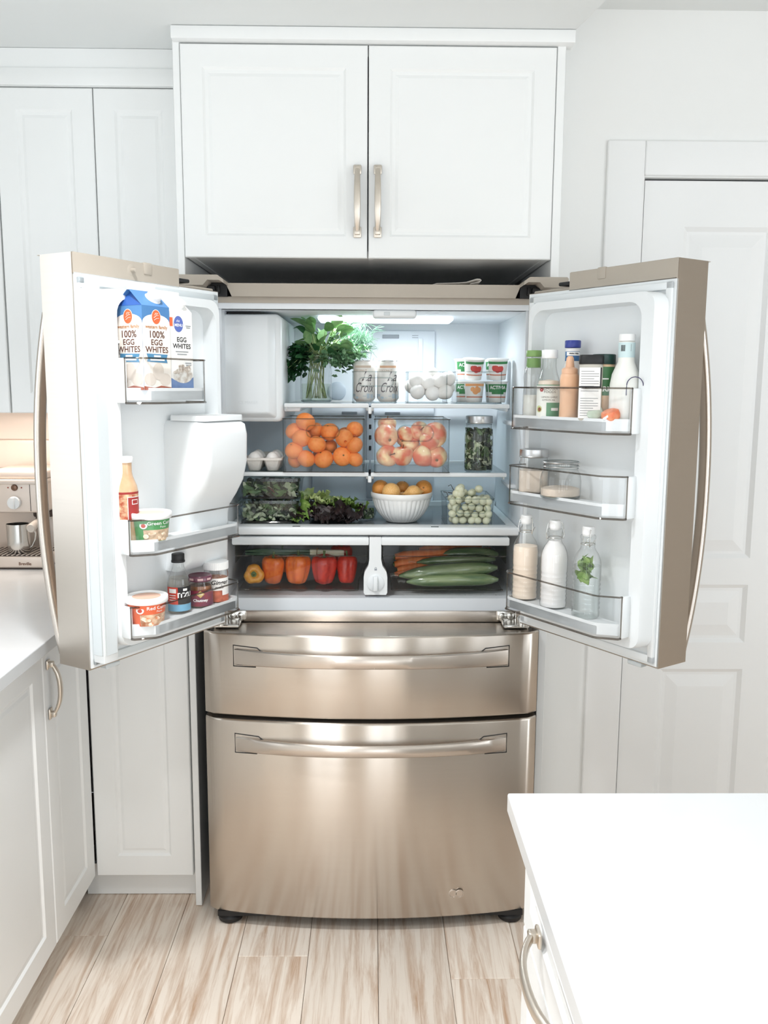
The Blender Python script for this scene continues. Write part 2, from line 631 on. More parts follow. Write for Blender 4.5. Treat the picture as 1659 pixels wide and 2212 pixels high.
d1 = MB()
dx0, dx1, dy = DX0 + .004, DX1 - .004, WR + .012
d1.box((dx0, dy + .012, .01), (dx1, dy + .045, DZ - .005))
pz = [(.24, .86), (1.02, 1.62), (1.74, at(1478, 490, dy).z)]
pz = [(at(1420, 2150, dy).z, at(1440, 1445, dy).z), (at(1560, 1388, dy).z, at(1560, 1263, dy).z), (at(1560, 1206, dy).z, at(1478, 490, dy).z)]
lx = at(1478, 490, dy).x
pw = .25
cols = [(lx, lx + pw), (dx1 - (lx - dx0) - pw, dx1 - (lx - dx0))]
# stiles and rails
zs = [.01] + [q for p in pz for q in p] + [DZ - .005]
xs = [dx0, cols[0][0], cols[0][1], cols[1][0], cols[1][1], dx1]
for i in range(0, 7):
    for j in range(5):
        if not (i % 2 == 1 and j % 2 == 1):
            d1.add([(xs[j], dy, zs[i]), (xs[j + 1], dy, zs[i]), (xs[j + 1], dy, zs[i + 1]), (xs[j], dy, zs[i + 1])], [(0, 1, 2, 3)])
d1.box((dx0, dy, .01), (dx0 + .001, dy + .045, DZ - .005)).box((dx0, dy, DZ - .006), (dx1, dy + .045, DZ - .005))
do = struct(d1.build('door_1', W_DOOR))
for (z0, z1) in pz:
    for (a, b) in cols:
        MB().rings(door_rings(a, b, z0, z1, dy)).build('panel', W_DOOR, do)
cx0 = at(1266, 1500, WR - .015).x
CW = DX0 - cx0
cs = MB()
for (a, b, z0, z1) in ((cx0, DX0 - .003, 0, DZ + CW - .012), (DX0 - .003, DX1 + .003, DZ + .003, DZ + CW - .012), (DX1 + .003, DX1 + CW, 0, DZ + CW - .012)):
    cs.rbox((a, WR - .010, z0), (b, WR + .002, z1), .005, 3)
struct(cs.build('trim_2', W_DOOR))

# tiled splash behind the coffee machine
bs = struct(MB().box((XL, YB - .012, .914), (-.56, YB + .002, 1.45)).build('wall_splashback', mat('splash_grout', (226, 214, 204), .8)))
TILE = mat('cream_tile', (244, 232, 222), .25, var=.01, scale=5, hue_obj=.012)
tb = MB().rbox((0, -.007, 0), (.297, .004, .097), .003, 2).mesh('tile', TILE)
for j in range(5):
    for i in range(3):
        put('tile', tb, bs, (XL + .002 + i * .30 - (.15 if j % 2 else 0) + (.15 if j % 2 else 0), YB - .012, .918 + j * .1))

# ================================================================== cabinets


def pull(parent, x, y, z, L=.128, vertical=True, out=.03, M=None):
    """Arched satin pull: bar and two stepped feet, standing off a face that looks towards -y."""
    b = MB()
    n = 14
    pts, rs = [], []
    for i in range(n + 1):
        t = -1 + 2 * i / n
        yy = -(.012 + (out - .012) * (1 - abs(t) ** 2.4))
        pts.append((0, yy, t * L / 2))
        rs.append(.0052 + .0016 * (1 - t * t))
    b.tube(pts, rs, 12, flat=(1.25, .75), upref=(1, 0, 0))
    for s in (-1, 1):
        b.rbox((-.0105, -.006, s * L / 2 - .014), (.0105, 0, s * L / 2 + .010 if s > 0 else s * L / 2 + .014), .004, 2)
        b.rbox((-.0075, -.017, s * L / 2 - .008), (.0075, -.004, s * L / 2 + .006), .003, 2)
    MM = Matrix.Translation((x, y, z))
    if not vertical:
        MM = MM @ Matrix.Rotation(PI / 2, 4, 'Y')
    o = b.build('handle', NICKEL, parent)
    o.matrix_local = (M or Matrix.Identity(4)) @ MM
    return o


def panel_door(parent, x0, x1, z0, z1, y, fw=.062, t=.02, name='door', M=None):
    """Moulded cabinet door facing -y."""
    b = MB()
    e = .0025
    rs = [(x0, x1, z0, z1, y + t), (x0, x1, z0, z1, y + e), (x0 + e, x1 - e, z0 + e, z1 - e, y),
          (x0 + fw, x1 - fw, z0 + fw, z1 - fw, y), (x0 + fw + .006, x1 - fw - .006, z0 + fw + .006, z1 - fw - .006, y + .005),
          (x0 + fw + .014, x1 - fw - .014, z0 + fw + .014, z1 - fw - .014, y + .0055), (x0 + fw + .022, x1 - fw - .022, z0 + fw + .022, z1 - fw - .022, y + .003), (x0 + fw + .026, x1 - fw - .026, z0 + fw + .026, z1 - fw - .026, y + .003)]
    b.rings(rs)
    b.add([(x0, y + t, z0), (x1, y + t, z0), (x1, y + t, z1), (x0, y + t, z1)], [(3, 2, 1, 0)])
    o = b.build(name, W_CAB, parent, fix=False)
    if M is not None:
        o.matrix_local = M
    return o


# cabinet over the refrigerator
YC = .079
ZC1, ZC2 = 1.8405, 2.364
cab = thing('wall_cabinet', 'white double-door cabinet with satin pulls above the open refrigerator', 'cabinet')
cb = MB()
cb.box((-.487, YC + .022, ZC1 + .003), (.463, YB - .002, ZC1 + .02)).box((-.487, YC + .022, ZC2 - .02), (.463, YB - .002, ZC2))
cb.box((-.487, YC + .022, ZC1), (-.470, YB - .002, ZC2)).box((.446, YC + .022, ZC1), (.463, YB - .002, ZC2)).box((-.487, YB - .03, ZC1), (.463, YB - .002, ZC2)).box((-.012, YC + .023, ZC1), (0, YB - .03, ZC2))
cb.build('carcass', W_CAB, cab)
xm = at(795, 330, YC).x
da = panel_door(cab, -.491, xm - .0016, ZC1, ZC2, YC, .055)
db = panel_door(cab, xm + .0016, .4665, ZC1, ZC2, YC, .055)
ph = at(772, 434, YC)
pull(da, ph.x, YC, ph.z, .158)
ph = at(816, 434, YC)
pull(db, ph.x, YC, ph.z, .158)
cr = MB().rbox((-.508, YC - .024, ZC2 + .003), (.508, YC + .03, ZC2 + .034), .003, 2)
cr.box((-.487, YC + .022, ZC2 + .001), (.463, YB - .002, SOFF - .001))
cr.build('crown', W_CAB, cab)

pl = MB().rbox((-.511, .083, .002), (-.4925, YB - .002, SOFF - .002), .0015, 1)
tag(pl.build('end_panel', W_CAB), 'tall white end panel between the corner base cabinet and the refrigerator', 'panel')
pr_ = MB().rbox((.4685, .083, .002), (.491, WR + .3, SOFF - .002), .0015, 1)
tag(pr_.build('end_panel', W_CAB), 'tall white end panel between the refrigerator and the panel door', 'panel')

# wall cabinets over the coffee counter
YU = .215
zb, zt = 1.432, at(200, 190, YU).z
x3, x1_, x2_ = at(13, 680, YU).x, at(206, 365, YU).x, -.514
uc = thing('wall_cabinet', 'white two-door wall cabinet beside the refrigerator panel, above the coffee machine', 'cabinet')
MB().box((x3 + .001, YU + .022, zb), (x2_, YB - .013, zt)).build('carcass', W_CAB, uc)
panel_door(uc, x3 + .0015, x1_ - .0015, zb - .004, zt, YU, .055)
panel_door(uc, x1_ + .0015, x2_ - .001, zb - .004, zt, YU, .055)
MB().box((x3, YU + .002, zt + .003), (x2_, YB - .013, SOFF - .001)).rbox((x3, YU - .006, zt + .004), (x2_, YU + .02, zt + .05), .004, 2).build('fascia', W_CAB, uc)
MB().rbox((-1.33, .50, zb - .012), (-1.0, .54, zb - .001), .002, 1).build('lamp', mat('warm_lamp', (255, 236, 214), .4, emit=1.2), uc)
uc2 = thing('wall_cabinet', 'white wall cabinet cut by the edge of the picture, leftmost of all', 'cabinet')
MB().box((XL + .002, YU + .022, zb), (x3 - .002, YB - .013, zt)).build('carcass', W_CAB, uc2)
panel_door(uc2, XL + .003, x3 - .003, zb - .004, zt, YU, .055)
MB().box((XL + .002, YU + .002, zt + .003), (x3 - .001, YB - .013, SOFF - .001)).rbox((XL + .002, YU - .006, zt + .004), (x3 - .001, YU + .02, zt + .05), .004, 2).build('fascia', W_CAB, uc2)

# corner base cabinet facing the camera
bc = thing('base_cabinet', 'white corner base cabinet facing forward, between the left run and the refrigerator', 'cabinet')
MB().box((-.80, .105, .10), (-.513, YB - .013, .88)).build('carcass', W_CAB, bc)
panel_door(bc, -.7945, -.5155, .097, .876, .082, .062)
MB().box((-.845, .144, .002), (-.513, .16, .099)).build('toe_kick', W_CAB, bc)

# run of base cabinets along the left wall, faces look towards +x
XF = -.797
Mx = Matrix.Translation((XF, 0, 0)) @ Matrix.Rotation(PI / 2, 4, 'Z')     # local -y -> +x, local x -> +y


def run_cab(y0, y1, label, hy):
    t = thing('base_cabinet', label, 'cabinet')
    MB().box((XL + .003, y0 + .0015, .10), (XF - .022, y1 - .0015, .88)).box((XL + .003, y0, .002), (XF - .06, y1, .099)).build('carcass', W_CAB, t)
    d = panel_door(t, y0 + .0015, y1 - .0015, .10, .876, 0, .062, M=Mx)
    if hy is not None:
        h = pull(t, 0, 0, 0, .128)
        h.parent = d
        h.matrix_local = Matrix.Translation((hy, 0, .766))
    return t


yd = -.232
run_cab(yd, .078, 'white base cabinet with an arched pull, in the corner under the left counter', yd + .030)
run_cab(yd - .46, yd - .001, 'white base cabinet in the left run, its pull cut by the picture edge', -.60)
run_cab(yd - 1.1, yd - .462, 'white base cabinet of the left run nearest the photographer', yd - .5)
ct = MB()
ct.prism([(XL + .003, -2.1), (-.760, -2.1), (-.760, .045), (-.513, .045), (-.513, YB - .014), (XL + .003, YB - .014)], .884, .914)
o = ct.build('countertop', W_QUARTZ)
tag(o, 'white quartz corner countertop with the coffee machine standing on it', 'countertop')
bv = o.modifiers.new('soft_edge', 'BEVEL')
bv.width, bv.segments = .002, 2

# island
IX, IY = .2022, -1.053
il = thing('island_cabinet', 'white island cabinet with an arched pull under the island countertop', 'cabinet')
MB().box((.245, -2.10, .10), (1.9, -1.085, .884)).box((.29, -2.05, .002), (1.85, -1.12, .099)).build('carcass', W_CAB, il)
Mi = Matrix.Translation((.2235, 0, 0)) @ Matrix.Rotation(-PI / 2, 4, 'Z')  # local -y -> -x, local x -> -y
e1 = -1.098


def isl_panel(ya, yb, z0, z1, hz=None, fw=.045, hl=.16):
    d = panel_door(il, -yb, -ya, z0, z1, 0, fw, name='drawer_front' if z1 - z0 < .4 else 'door', M=Mi)
    if hz:
        h = pull(il, 0, 0, 0, hl, vertical=False, out=.036)
        h.parent = d
        h.matrix_local = Matrix.Translation((-(ya + yb) / 2, 0, hz)) @ Matrix.Rotation(PI / 2, 4, 'Y')
    return d


isl_panel(-1.53, e1, .735, .876, .795, hl=.19)
isl_panel(-1.53, e1, .10, .732)
isl_panel(-2.09, -1.534, .10, .876)
o = MB().box((IX, -2.12, .884), (1.95, IY, .914)).build('countertop', W_QUARTZ)
tag(o, 'white quartz island countertop filling the lower corner of the picture', 'countertop')
bv = o.modifiers.new('soft_edge', 'BEVEL')
bv.width, bv.segments = .003, 2

# ================================================================== refrigerator
FR = thing('refrigerator', 'stainless four-door refrigerator with both upper doors open, full of food', 'refrigerator')
YFc = .10                                   # front plane of the case
IXL, IXR, IY1, IZ0, IZ1 = -.405, .412, .62, .915, 1.711   # the cold room inside
c = MB()
c.box((-.454, YFc + .001, .04), (-.44, .78, 1.74)).box((.44, YFc + .001, .04), (.454, .78, 1.74)).box((-.454, .765, .04), (.454, .78, 1.74))
c.box((-.454, YFc + .001, 1.727), (.454, .78, 1.74)).box((-.454, YFc, .03), (.454, .78, .06)).box((-.454, YFc + .02, .06), (.454, YFc + .04, .855))
c.build('case', CASE, FR)
ln = MB()                                   # white inner box and its flange
ln.box((-.44, YFc, 1.711), (.44, YFc + .03, 1.726)).box((-.44, YFc, .89), (IXL - .012, YFc + .03, 1.726)).box((IXR + .012, YFc, .89), (.44, YFc + .03, 1.726))
ln.box((-.44, YFc - .002, .885), (.44, YFc + .035, .922))
ln.box((IXL - .012, YFc + .01, IZ0), (IXL, IY1, IZ1)).box((IXR, YFc + .01, IZ0), (IXR + .012, IY1, IZ1))
ln.box((IXL - .012, IY1, IZ0 - .01), (IXR + .012, IY1 + .012, IZ1 + .01)).box((IXL - .012, YFc + .01, IZ1), (IXR + .012, IY1, IZ1 + .01)).box((IXL - .012, YFc + .01, IZ0 - .01), (IXR + .012, IY1, IZ0))
ln.build('liner', W_LINER, FR)
MB().rbox((-.44, YFc - .008, .853), (.44, YFc + .02, .887), .003, 2).build('lower_plate', STEEL_H, FR)
# top trim
tt = MB()
tt.box((-.44, YFc - .004, 1.726), (.44, YFc + .03, 1.742))
prof = [(-.372, 1.741), (.378, 1.741), (.392, 1.7755), (-.388, 1.7755)]
tt.add([(x, .083, z) for x, z in prof] + [(x, .20, z + .002) for x, z in prof], [(0, 1, 2, 3), (4, 7, 6, 5), (0, 4, 5, 1), (1, 5, 6, 2), (2, 6, 7, 3), (3, 7, 4, 0)])
tt.build('top_trim', TAUPE, FR)
for s in (-1, 1):
    h = MB()
    xa, xb, xc, xd = (.378, .392, .50, .415) if s > 0 else (.372, .386, .50, .41)
    out = [(xb - .002, 1.778), (xb + .012, 1.789), (xc, 1.789), (xc + .004, 1.785), (xc + .004, 1.763), (xb + .050, 1.763), (xb + .038, 1.776), (xb + .008, 1.776), (xb - .004, 1.768)]
    v = [(s * x, .02, z) for x, z in out] + [(s * x, .20, z) for x, z in out]
    n = len(out)
    f = [tuple(range(n)), tuple(range(2 * n - 1, n - 1, -1))] + [(i, (i + 1) % n, n + (i + 1) % n, n + i) for i in range(n)]
    h.add(v, f)
    hc = h.build('hinge_cover', TAUPE, FR)
    k = MB().box((s * (xb - .002), .085, 1.741), (s * .449, .17, 1.775)).rbox((s * (xb + .016), .070, 1.748), (s * (xb + .022), .09, 1.770), .002, 1).rbox((s * (xb + .028), .072, 1.752), (s * (xb + .050), .088, 1.768), .002, 1)
    k.build('hinge_cavity_dark', DARK, hc)  # dark block colours in the shaded cavity under the cover, with small hinge pieces
    b = MB().rbox((s * .35, YFc - .013, .861), (s * .405, YFc - .002, .889), .004, 2)
    for q in (.365, .388):
        b.lathe([(.009, 0), (.009, .003), (.006, .0045), (.0, .0045)], 16, M=Matrix.Translation((s * q, YFc - .012, .875)) @ Matrix.Rotation(PI / 2, 4, 'X'))
    b.rbox((s * .36, .02, .857), (s * .43, YFc, .866), .003, 1).lathe([(.012, .862), (.012, .885), (.008, .89)], 16, M=Matrix.Translation((s * .41, .03, 0)))
    b.build('hinge_bracket', CHROME, FR)
    MB().lathe([(.022, 0), (.034, .004), (.036, .016), (.030, .024), (.018, .026), (.018, .05)], 24, M=Matrix.Translation((s * .40, .03, 0))).build('foot', DARK, FR)


def arc_y(x, bow=.048, w=.454):
    return -bow * (1 - (x / w) ** 2)


def freezer(z0, z1, hz0, hz1, slot):
    """Bowed steel drawer front with rolled ends and a strap handle."""
    n = 36
    pts = []
    for i in range(n + 1):
        x = -.454 + .908 * i / n
        e = min(x + .454, .454 - x)
        y = arc_y(x) + (.012 * (1 - e / .014) ** 2 if e < .014 else 0)
        pts.append((x, y))
    b = MB()
    r = .006
    lv = [(z0, .006), (z0 + r * .3, .002), (z0 + r, 0), (z1 - r, 0), (z1 - r * .3, .002), (z1, .006)]
    v, f = [], []
    for z, dyy in lv:
        v += [(x, y + dyy, z) for x, y in pts]
    m = n + 1
    for j in range(len(lv) - 1):
        for i in range(n):
            k = j * m + i
            f.append((k, k + 1, k + m + 1, k + m))
    b.add(v, f, 0, True)
    bk = YFc - .012
    for z, q in ((z1, 1), (z0, 0)):
        o = (len(lv) - 1) * m if q else 0
        b.add([v[o + i] for i in range(m)] + [(pts[i][0], bk, z) for i in range(m)], [(i, i + 1, m + i + 1, m + i) for i in range(n)], 0, False)
    for i in (0, n):
        x = pts[i][0]
        b.add([(x, pts[i][1] + .006, z0), (x, bk, z0), (x, bk, z1), (x, pts[i][1] + .006, z1)], [(0, 1, 2, 3)])
    b.add([(-.454, bk, z0), (.454, bk, z0), (.454, bk, z1), (-.454, bk, z1)], [(0, 1, 2, 3)])
    d = b.build('freezer_drawer', STEEL, FR)
    # strap handle
    h = MB()
    n = 40
    v, f = [], []
    hx = .3675
    for i in range(n + 1):
        t = -1 + 2 * i / n
        x = t * hx
        y0 = arc_y(x) - .002 - .036 * (1 - abs(t) ** 2.6)
        hh = (hz1 - hz0) * .5 * (1 - .22 * (1 - t * t))
        zc = (hz0 + hz1) / 2 + .004 * (1 - t * t)
        th = .012
        pr = [(y0 + .004, zc + hh), (y0, zc + hh - .003), (y0 - .003, zc), (y0, zc - hh + .003), (y0 + .004, zc - hh), (y0 + th, zc - hh + .002), (y0 + th, zc + hh - .002)]
        v += [(x, a, z) for a, z in pr]
    k = 7
    for i in range(n):
        for j in range(k):
            j2 = (j + 1) % k
            f.append((i * k + j, i * k + j2, (i + 1) * k + j2, (i + 1) * k + j))
    f += [tuple(range(k)), tuple(range(n * k + k - 1, n * k - 1, -1))]
    h.add(v, f, 0, True)
    h.build('handle', STEEL_H, d)
    for s in (-1, 1):                       # pocket outline at each end of the strap
        q = []
        xa, xb = s * (hx + .003), s * (hx - .078)
        loop = [(xb, hz1 - .008), (xb + s * .016, hz1 + .004), (xa, hz1 + .009), (xa, hz0 - .003), (xb + s * .02, hz0 - .003)]
        p = MB().tube([(x, arc_y(x) - .0006, z) for x, z in loop], .0016, 6)
        p.build('handle_pocket', DARK, d)
    return d


fd1 = freezer(.623, .8538, .766, .812, 1)
fd2 = freezer(.0423, .6115, .522, .564, 2)
fs = MB()
cc = at(985, 1932, -.04)
for q in (-.008, .010):
    fs.lathe([(.0125, 0), (.0125, .0012), (.010, .0018), (.0095, .0006), (0, .0006)], 24, M=Matrix.Translation((cc.x + q, arc_y(cc.x) - .001, cc.z)) @ Matrix.Rotation(PI / 2, 4, 'X'))
fs.build('badge', STEEL_H, fd2)
MB().box((-.43, -.01, .03), (.43, YFc, .045)).build('kick_plate', DARK, FR)

# ---- inside: shelves
def shelf(x0, x1, z, yf, yb_, name='shelf'):
    o = MB().box((x0, yf + .006, z - .006), (x1, yb_, z)).build(name, SHELFG, FR)
    MB().rbox((x0, yf, z - .011), (x1, yf + .014, z + .001), .003, 2).build('shelf_trim', W_PLAS, o)
    MB().box((x0, yb_ - .01, z - .012), (x1, yb_, z + .004)).build('shelf_back_trim', W_PLAS, o)
    for q in (x0 + .002, x1 - .008):
        MB().rbox((q, yf + .02, z - .020), (q + .006, yb_ - .01, z - .006), .002, 1).build('shelf_bracket', W_PLAS, o)
    return o


SH1, SH2, SH3 = 1.459, 1.264, 1.118
shelf(-.249, -.010, SH1, .195, .57)
shelf(-.004, .388, SH1, .195, .57)
shelf(-.398, -.010, SH2, .195, .57)
shelf(-.004, .385, SH2, .195, .57)
# ladder rail at the back between the shelf pairs
rl = MB().rbox((-.019, .585, 1.14), (.005, .615, 1.58), .003, 2)
o = rl.build('shelf_rail', mat('rail_grey', (176, 180, 188), .4), FR)
for z in (1.222, 1.30, 1.335, 1.37, 1.405, 1.43):
    MB().rbox((-.011, .583, z), (-.003, .588, z + .014), .001, 1).build('rail_slot', DARK, o)
# front post of shelf joint
for z in (SH1, SH2):
    MB().rbox((-.0125, .193, z - .028), (-.0015, .205, z - .009), .002, 1).build('shelf_clip', W_PLAS, FR)
# lowest shelf: glass in a broad white frame, over the crispers
b3 = MB().box((-.385, YFc + .05, SH3 - .008), (.385, .60, SH3 - .002)).build('crisper_cover', mat('cover_glass', (118, 124, 128), .15, var=.03), FR)
f3 = MB()
f3.rbox((-.402, YFc + .002, 1.099), (.409, YFc + .062, SH3 + .004), .006, 3)
f3.box((-.402, YFc + .03, 1.10), (-.378, .60, SH3)).box((.385, YFc + .03, 1.10), (.409, .60, SH3)).box((-.402, .585, 1.10), (.409, .615, SH3 + .012))
f3.build('shelf_trim', W_PLAS, b3)
for x in (-.21, .175):
    p = MB().rbox((x - .011, YFc + .010, SH3 + .0035), (x + .011, YFc + .016, SH3 + .0052), .0008, 1)
    p.build('catch_slot', DARK, b3)

# ---- back panel, vents, lamp
bp = MB().rbox((-.20, IY1 - .014, 1.13), (.204, IY1 + .002, 1.688), .004, 2)
bpo = bp.build('back_panel', mat('back_panel_plastic', (226, 231, 237), .65, var=.005), FR)
VENT = mat('vent_grey', (150, 155, 162), .5)
for (px, py, w, h) in ((844, 727, 36, 8), (755, 892, 33, 6), (848, 893, 33, 6), (753, 1027, 33, 4)):
    p = at(px, py, IY1 - .015)
    k = mpp(px, py, IY1)
    MB().rbox((p.x - w * k / 2, IY1 - .0165, p.z - h * k / 2), (p.x + w * k / 2, IY1 - .0135, p.z + h * k / 2), .001, 1).build('vent', VENT, bpo)
for q in (-1, 1):
    p = at(897, 727 + 2.2 * q, IY1 - .015)
    MB().rbox((p.x - .010, IY1 - .016, p.z - .0007), (p.x + .010, IY1 - .0135, p.z + .0007), .0003, 1).build('vent', VENT, bpo)
p = at(905, 800, IY1 - .015)
MB().rbox((p.x - .004, IY1 - .020, 1.46), (p.x + .012, IY1 - .012, 1.664), .003, 2).build('duct_rib', W_LINER, bpo)
p = at(727, 845, .57)
MB().lathe([(.030, 0), (.030, .006), (.026, .009), (0, .009)], 32, M=Matrix.Translation((p.x, IY1 - .013, p.z)) @ Matrix.Rotation(PI / 2, 4, 'X')).build('filter_cap', mat('filter_grey', (186, 196, 206), .35), bpo)
MB().rbox((-.16, .30, 1.697), (.235, .43, 1.7105), .006, 2).build('ceiling_lamp', LED, FR)
sw = MB().rbox((.0, YFc + .0, 1.690), (.118, YFc + .05, 1.7108), .008, 3)
swo = sw.build('door_switch', W_PLAS, FR)
MB().rbox((.03, YFc - .001, 1.696), (.046, YFc + .01, 1.705), .001, 1).build('switch_button', G_STRIP, swo)
for z in (1.22, 1.40):
    MB().rbox((IXR - .022, .20, z), (IXR + .001, .34, z + .012), .004, 2).build('wall_ledge', W_LINER, FR)

# ---- ice maker
im = MB()
im.rbox((-.403, .185, 1.408), (-.252, .60, 1.704), .016, 4)
v = [(-.415, .158, 1.433), (-.288, .158, 1.433), (-.288, .158, 1.700), (-.415, .158, 1.700), (-.403, .20, 1.412), (-.258, .20, 1.412), (-.258, .20, 1.706), (-.403, .20, 1.706)]
imo = im.build('ice_maker', W_PLAS, FR)
fcb = bmesh.new()
vs = [fcb.verts.new(q) for q in v]
for q in ((0, 1, 2, 3), (1, 5, 6, 2), (2, 6, 7, 3), (0, 4, 5, 1), (0, 3, 7, 4), (4, 7, 6, 5)):
    fcb.faces.new([vs[i] for i in q])
bmesh.ops.bevel(fcb, geom=fcb.edges[:], offset=.006, segments=3, affect='EDGES', profile=.5)
MB().bm(fcb, 0, True).build('ice_maker_cover', W_PLAS, imo)
fcb.free()
tx = MB()
text_flat(tx, 'ICE MAKER', .0115, -.345, 1.462, .1572)
tx.build('lettering', mat('embossed_white', (228, 231, 232), .4), imo)
MB().rbox((-.252, .22, 1.436), (-.205, .56, 1.452), .004, 2).build('ice_maker_ledge', W_PLAS, imo)
MB().box((-.40, .19, 1.7045), (-.31, .25, 1.7105)).build('wire_cover', DARK, imo)


# ---- crispers
def crisper(x0, x1, inner):
    z0, zt_ = .936, 1.066
    yf = .122
    b = MB()
    b.box((x0, yf, zt_ - .002), (x0 + .003, .52, zt_)).box((x0 + .002, .517, z0), (x1 - .002, .52, zt_))
    # sides narrow towards the middle post below
    s0 = x0 + (.012 if inner > 0 else .03)
    s1 = x1 - (.03 if inner > 0 else .012)
    b.add([(x0 + .004, yf + .002, zt_), (x1 - .004, yf + .002, zt_), (x1 - .004, yf, 1.035), (s1 + .010, yf, .985), (s1, yf + .004, z0 + .006), (s0, yf + .004, z0 + .006), (x0 + .004 if inner > 0 else s0 - .010, yf, .985), (x0 + .004, yf, 1.035)], [(0, 1, 2, 3, 4, 5, 6, 7)])
    b.box((s0, yf + .004, z0), (s1, .52, z0 + .003)).box((x0 + .004, yf + .004, z0 + .08), (x0 + .0065, .52, zt_)).box((x1 - .0065, yf + .004, z0 + .08), (x1 - .004, .52, zt_))
    o = b.build('crisper_drawer', SMOKE, FR)
    MB().rbox((x0, yf - .022, 1.071), (x1, yf + .03, 1.094), .004, 2).build('drawer_rail', W_PLAS, o)
    e = MB().tube([(x0 + .006, yf - .001, 1.037), (x1 - .006, yf - .001, 1.037)], .0013, 6)
    e.tube([(s0, yf + .002, z0 + .004), (s1, yf + .002, z0 + .004)], .0022, 6)
    q = [(x1 - .004, yf, 1.066), (x1 - .004, yf, 1.030), (s1 + .008, yf, .985), (s1 + .001, yf, .965), (s1, yf, z0 + .004)] if inner > 0 else [(x0 + .004, yf, 1.066), (x0 + .004, yf, 1.030), (s0 - .008, yf, .985), (s0 - .001, yf, .965), (s0, yf, z0 + .004)]
    e.tube(q, .0018, 6)
    e.build('drawer_edge', EDGE, o)
    return o


crisper(-.388, -.008, 1)
crisper(.026, .383, -1)
kn = MB()
out = [(-.007, 1.094), (-.007, 1.03), (-.010, 1.012), (-.020, .995), (-.0225, .98), (-.0225, .936), (-.019, .93), (.040, .93), (.0435, .936), (.0435, .98), (.041, .995), (.030, 1.012), (.026, 1.03), (.026, 1.094)]
n = len(out)
kn.add([(x, .104, z) for x, z in out] + [(x, .13, z) for x, z in out], [tuple(range(n)), tuple(range(2 * n - 1, n - 1, -1))] + [(i, (i + 1) % n, n + (i + 1) % n, n + i) for i in range(n)])
kno = kn.build('crisper_post', W_PLAS, FR)
kd = MB().lathe([(.0245, 0), (.0245, .003), (.0225, .0045), (0, .0045)], 32, M=Matrix.Translation((.0105, .1045, .964)) @ Matrix.Rotation(PI / 2, 4, 'X'))
kd.rbox((.004, .090, .943), (.017, .104, .985), .003, 2)
kd.build('dial', mat('dial_white', (232, 236, 238), .35), kno)
lk = MB().box((.0075, .1034, 1.0), (.0145, .1041, 1.0045), 0).tube([(.0085, .1036, 1.0045), (.0088, .1036, 1.0075), (.011, .1036, 1.0088), (.0132, .1036, 1.0075), (.0135, .1036, 1.0045)], .0006, 5)
lk.build('lock_mark', VENT, kno)
for x in [-.33 + .044 * i for i in range(7)] + [.09 + .044 * i for i in range(7)]:
    MB().rbox((x, .125, .9155), (x + .010, .150, .921), .002, 1).build('floor_rib', W_LINER, FR)


# ---- the two doors; door space: x along the door (hinge at 0), -y is the inner side
HL, UL, NL = Vector((-.38305, -.06142, 0)), Vector((-.5145, -.8575, 0)), Vector((.8575, -.5145, 0))
HR, UR, NR = Vector((.39018, -.05509, 0)), Vector((.54567, -.838, 0)), Vector((-.838, -.54567, 0))
THL, THR = math.atan2(.8575, .5145), math.atan2(-.838, .54567)
W_ = .445


def dl(side, u, n, z):
    H, U, N_ = (HL, UL, NL) if side < 0 else (HR, UR, NR)
    return H + U * u + N_ * n + Vector((0, 0, z))


def on_door(side, px, py, n):               # u of a pixel on the plane at distance n from the door's inner face
    H, U, N_ = (HL, UL, NL) if side < 0 else (HR, UR, NR)
    d = ray(px, py)
    P0 = H + N_ * n
    P = CAM + d * ((P0 - CAM).dot(N_) / d.dot(N_))
    return (P - H).dot(U)


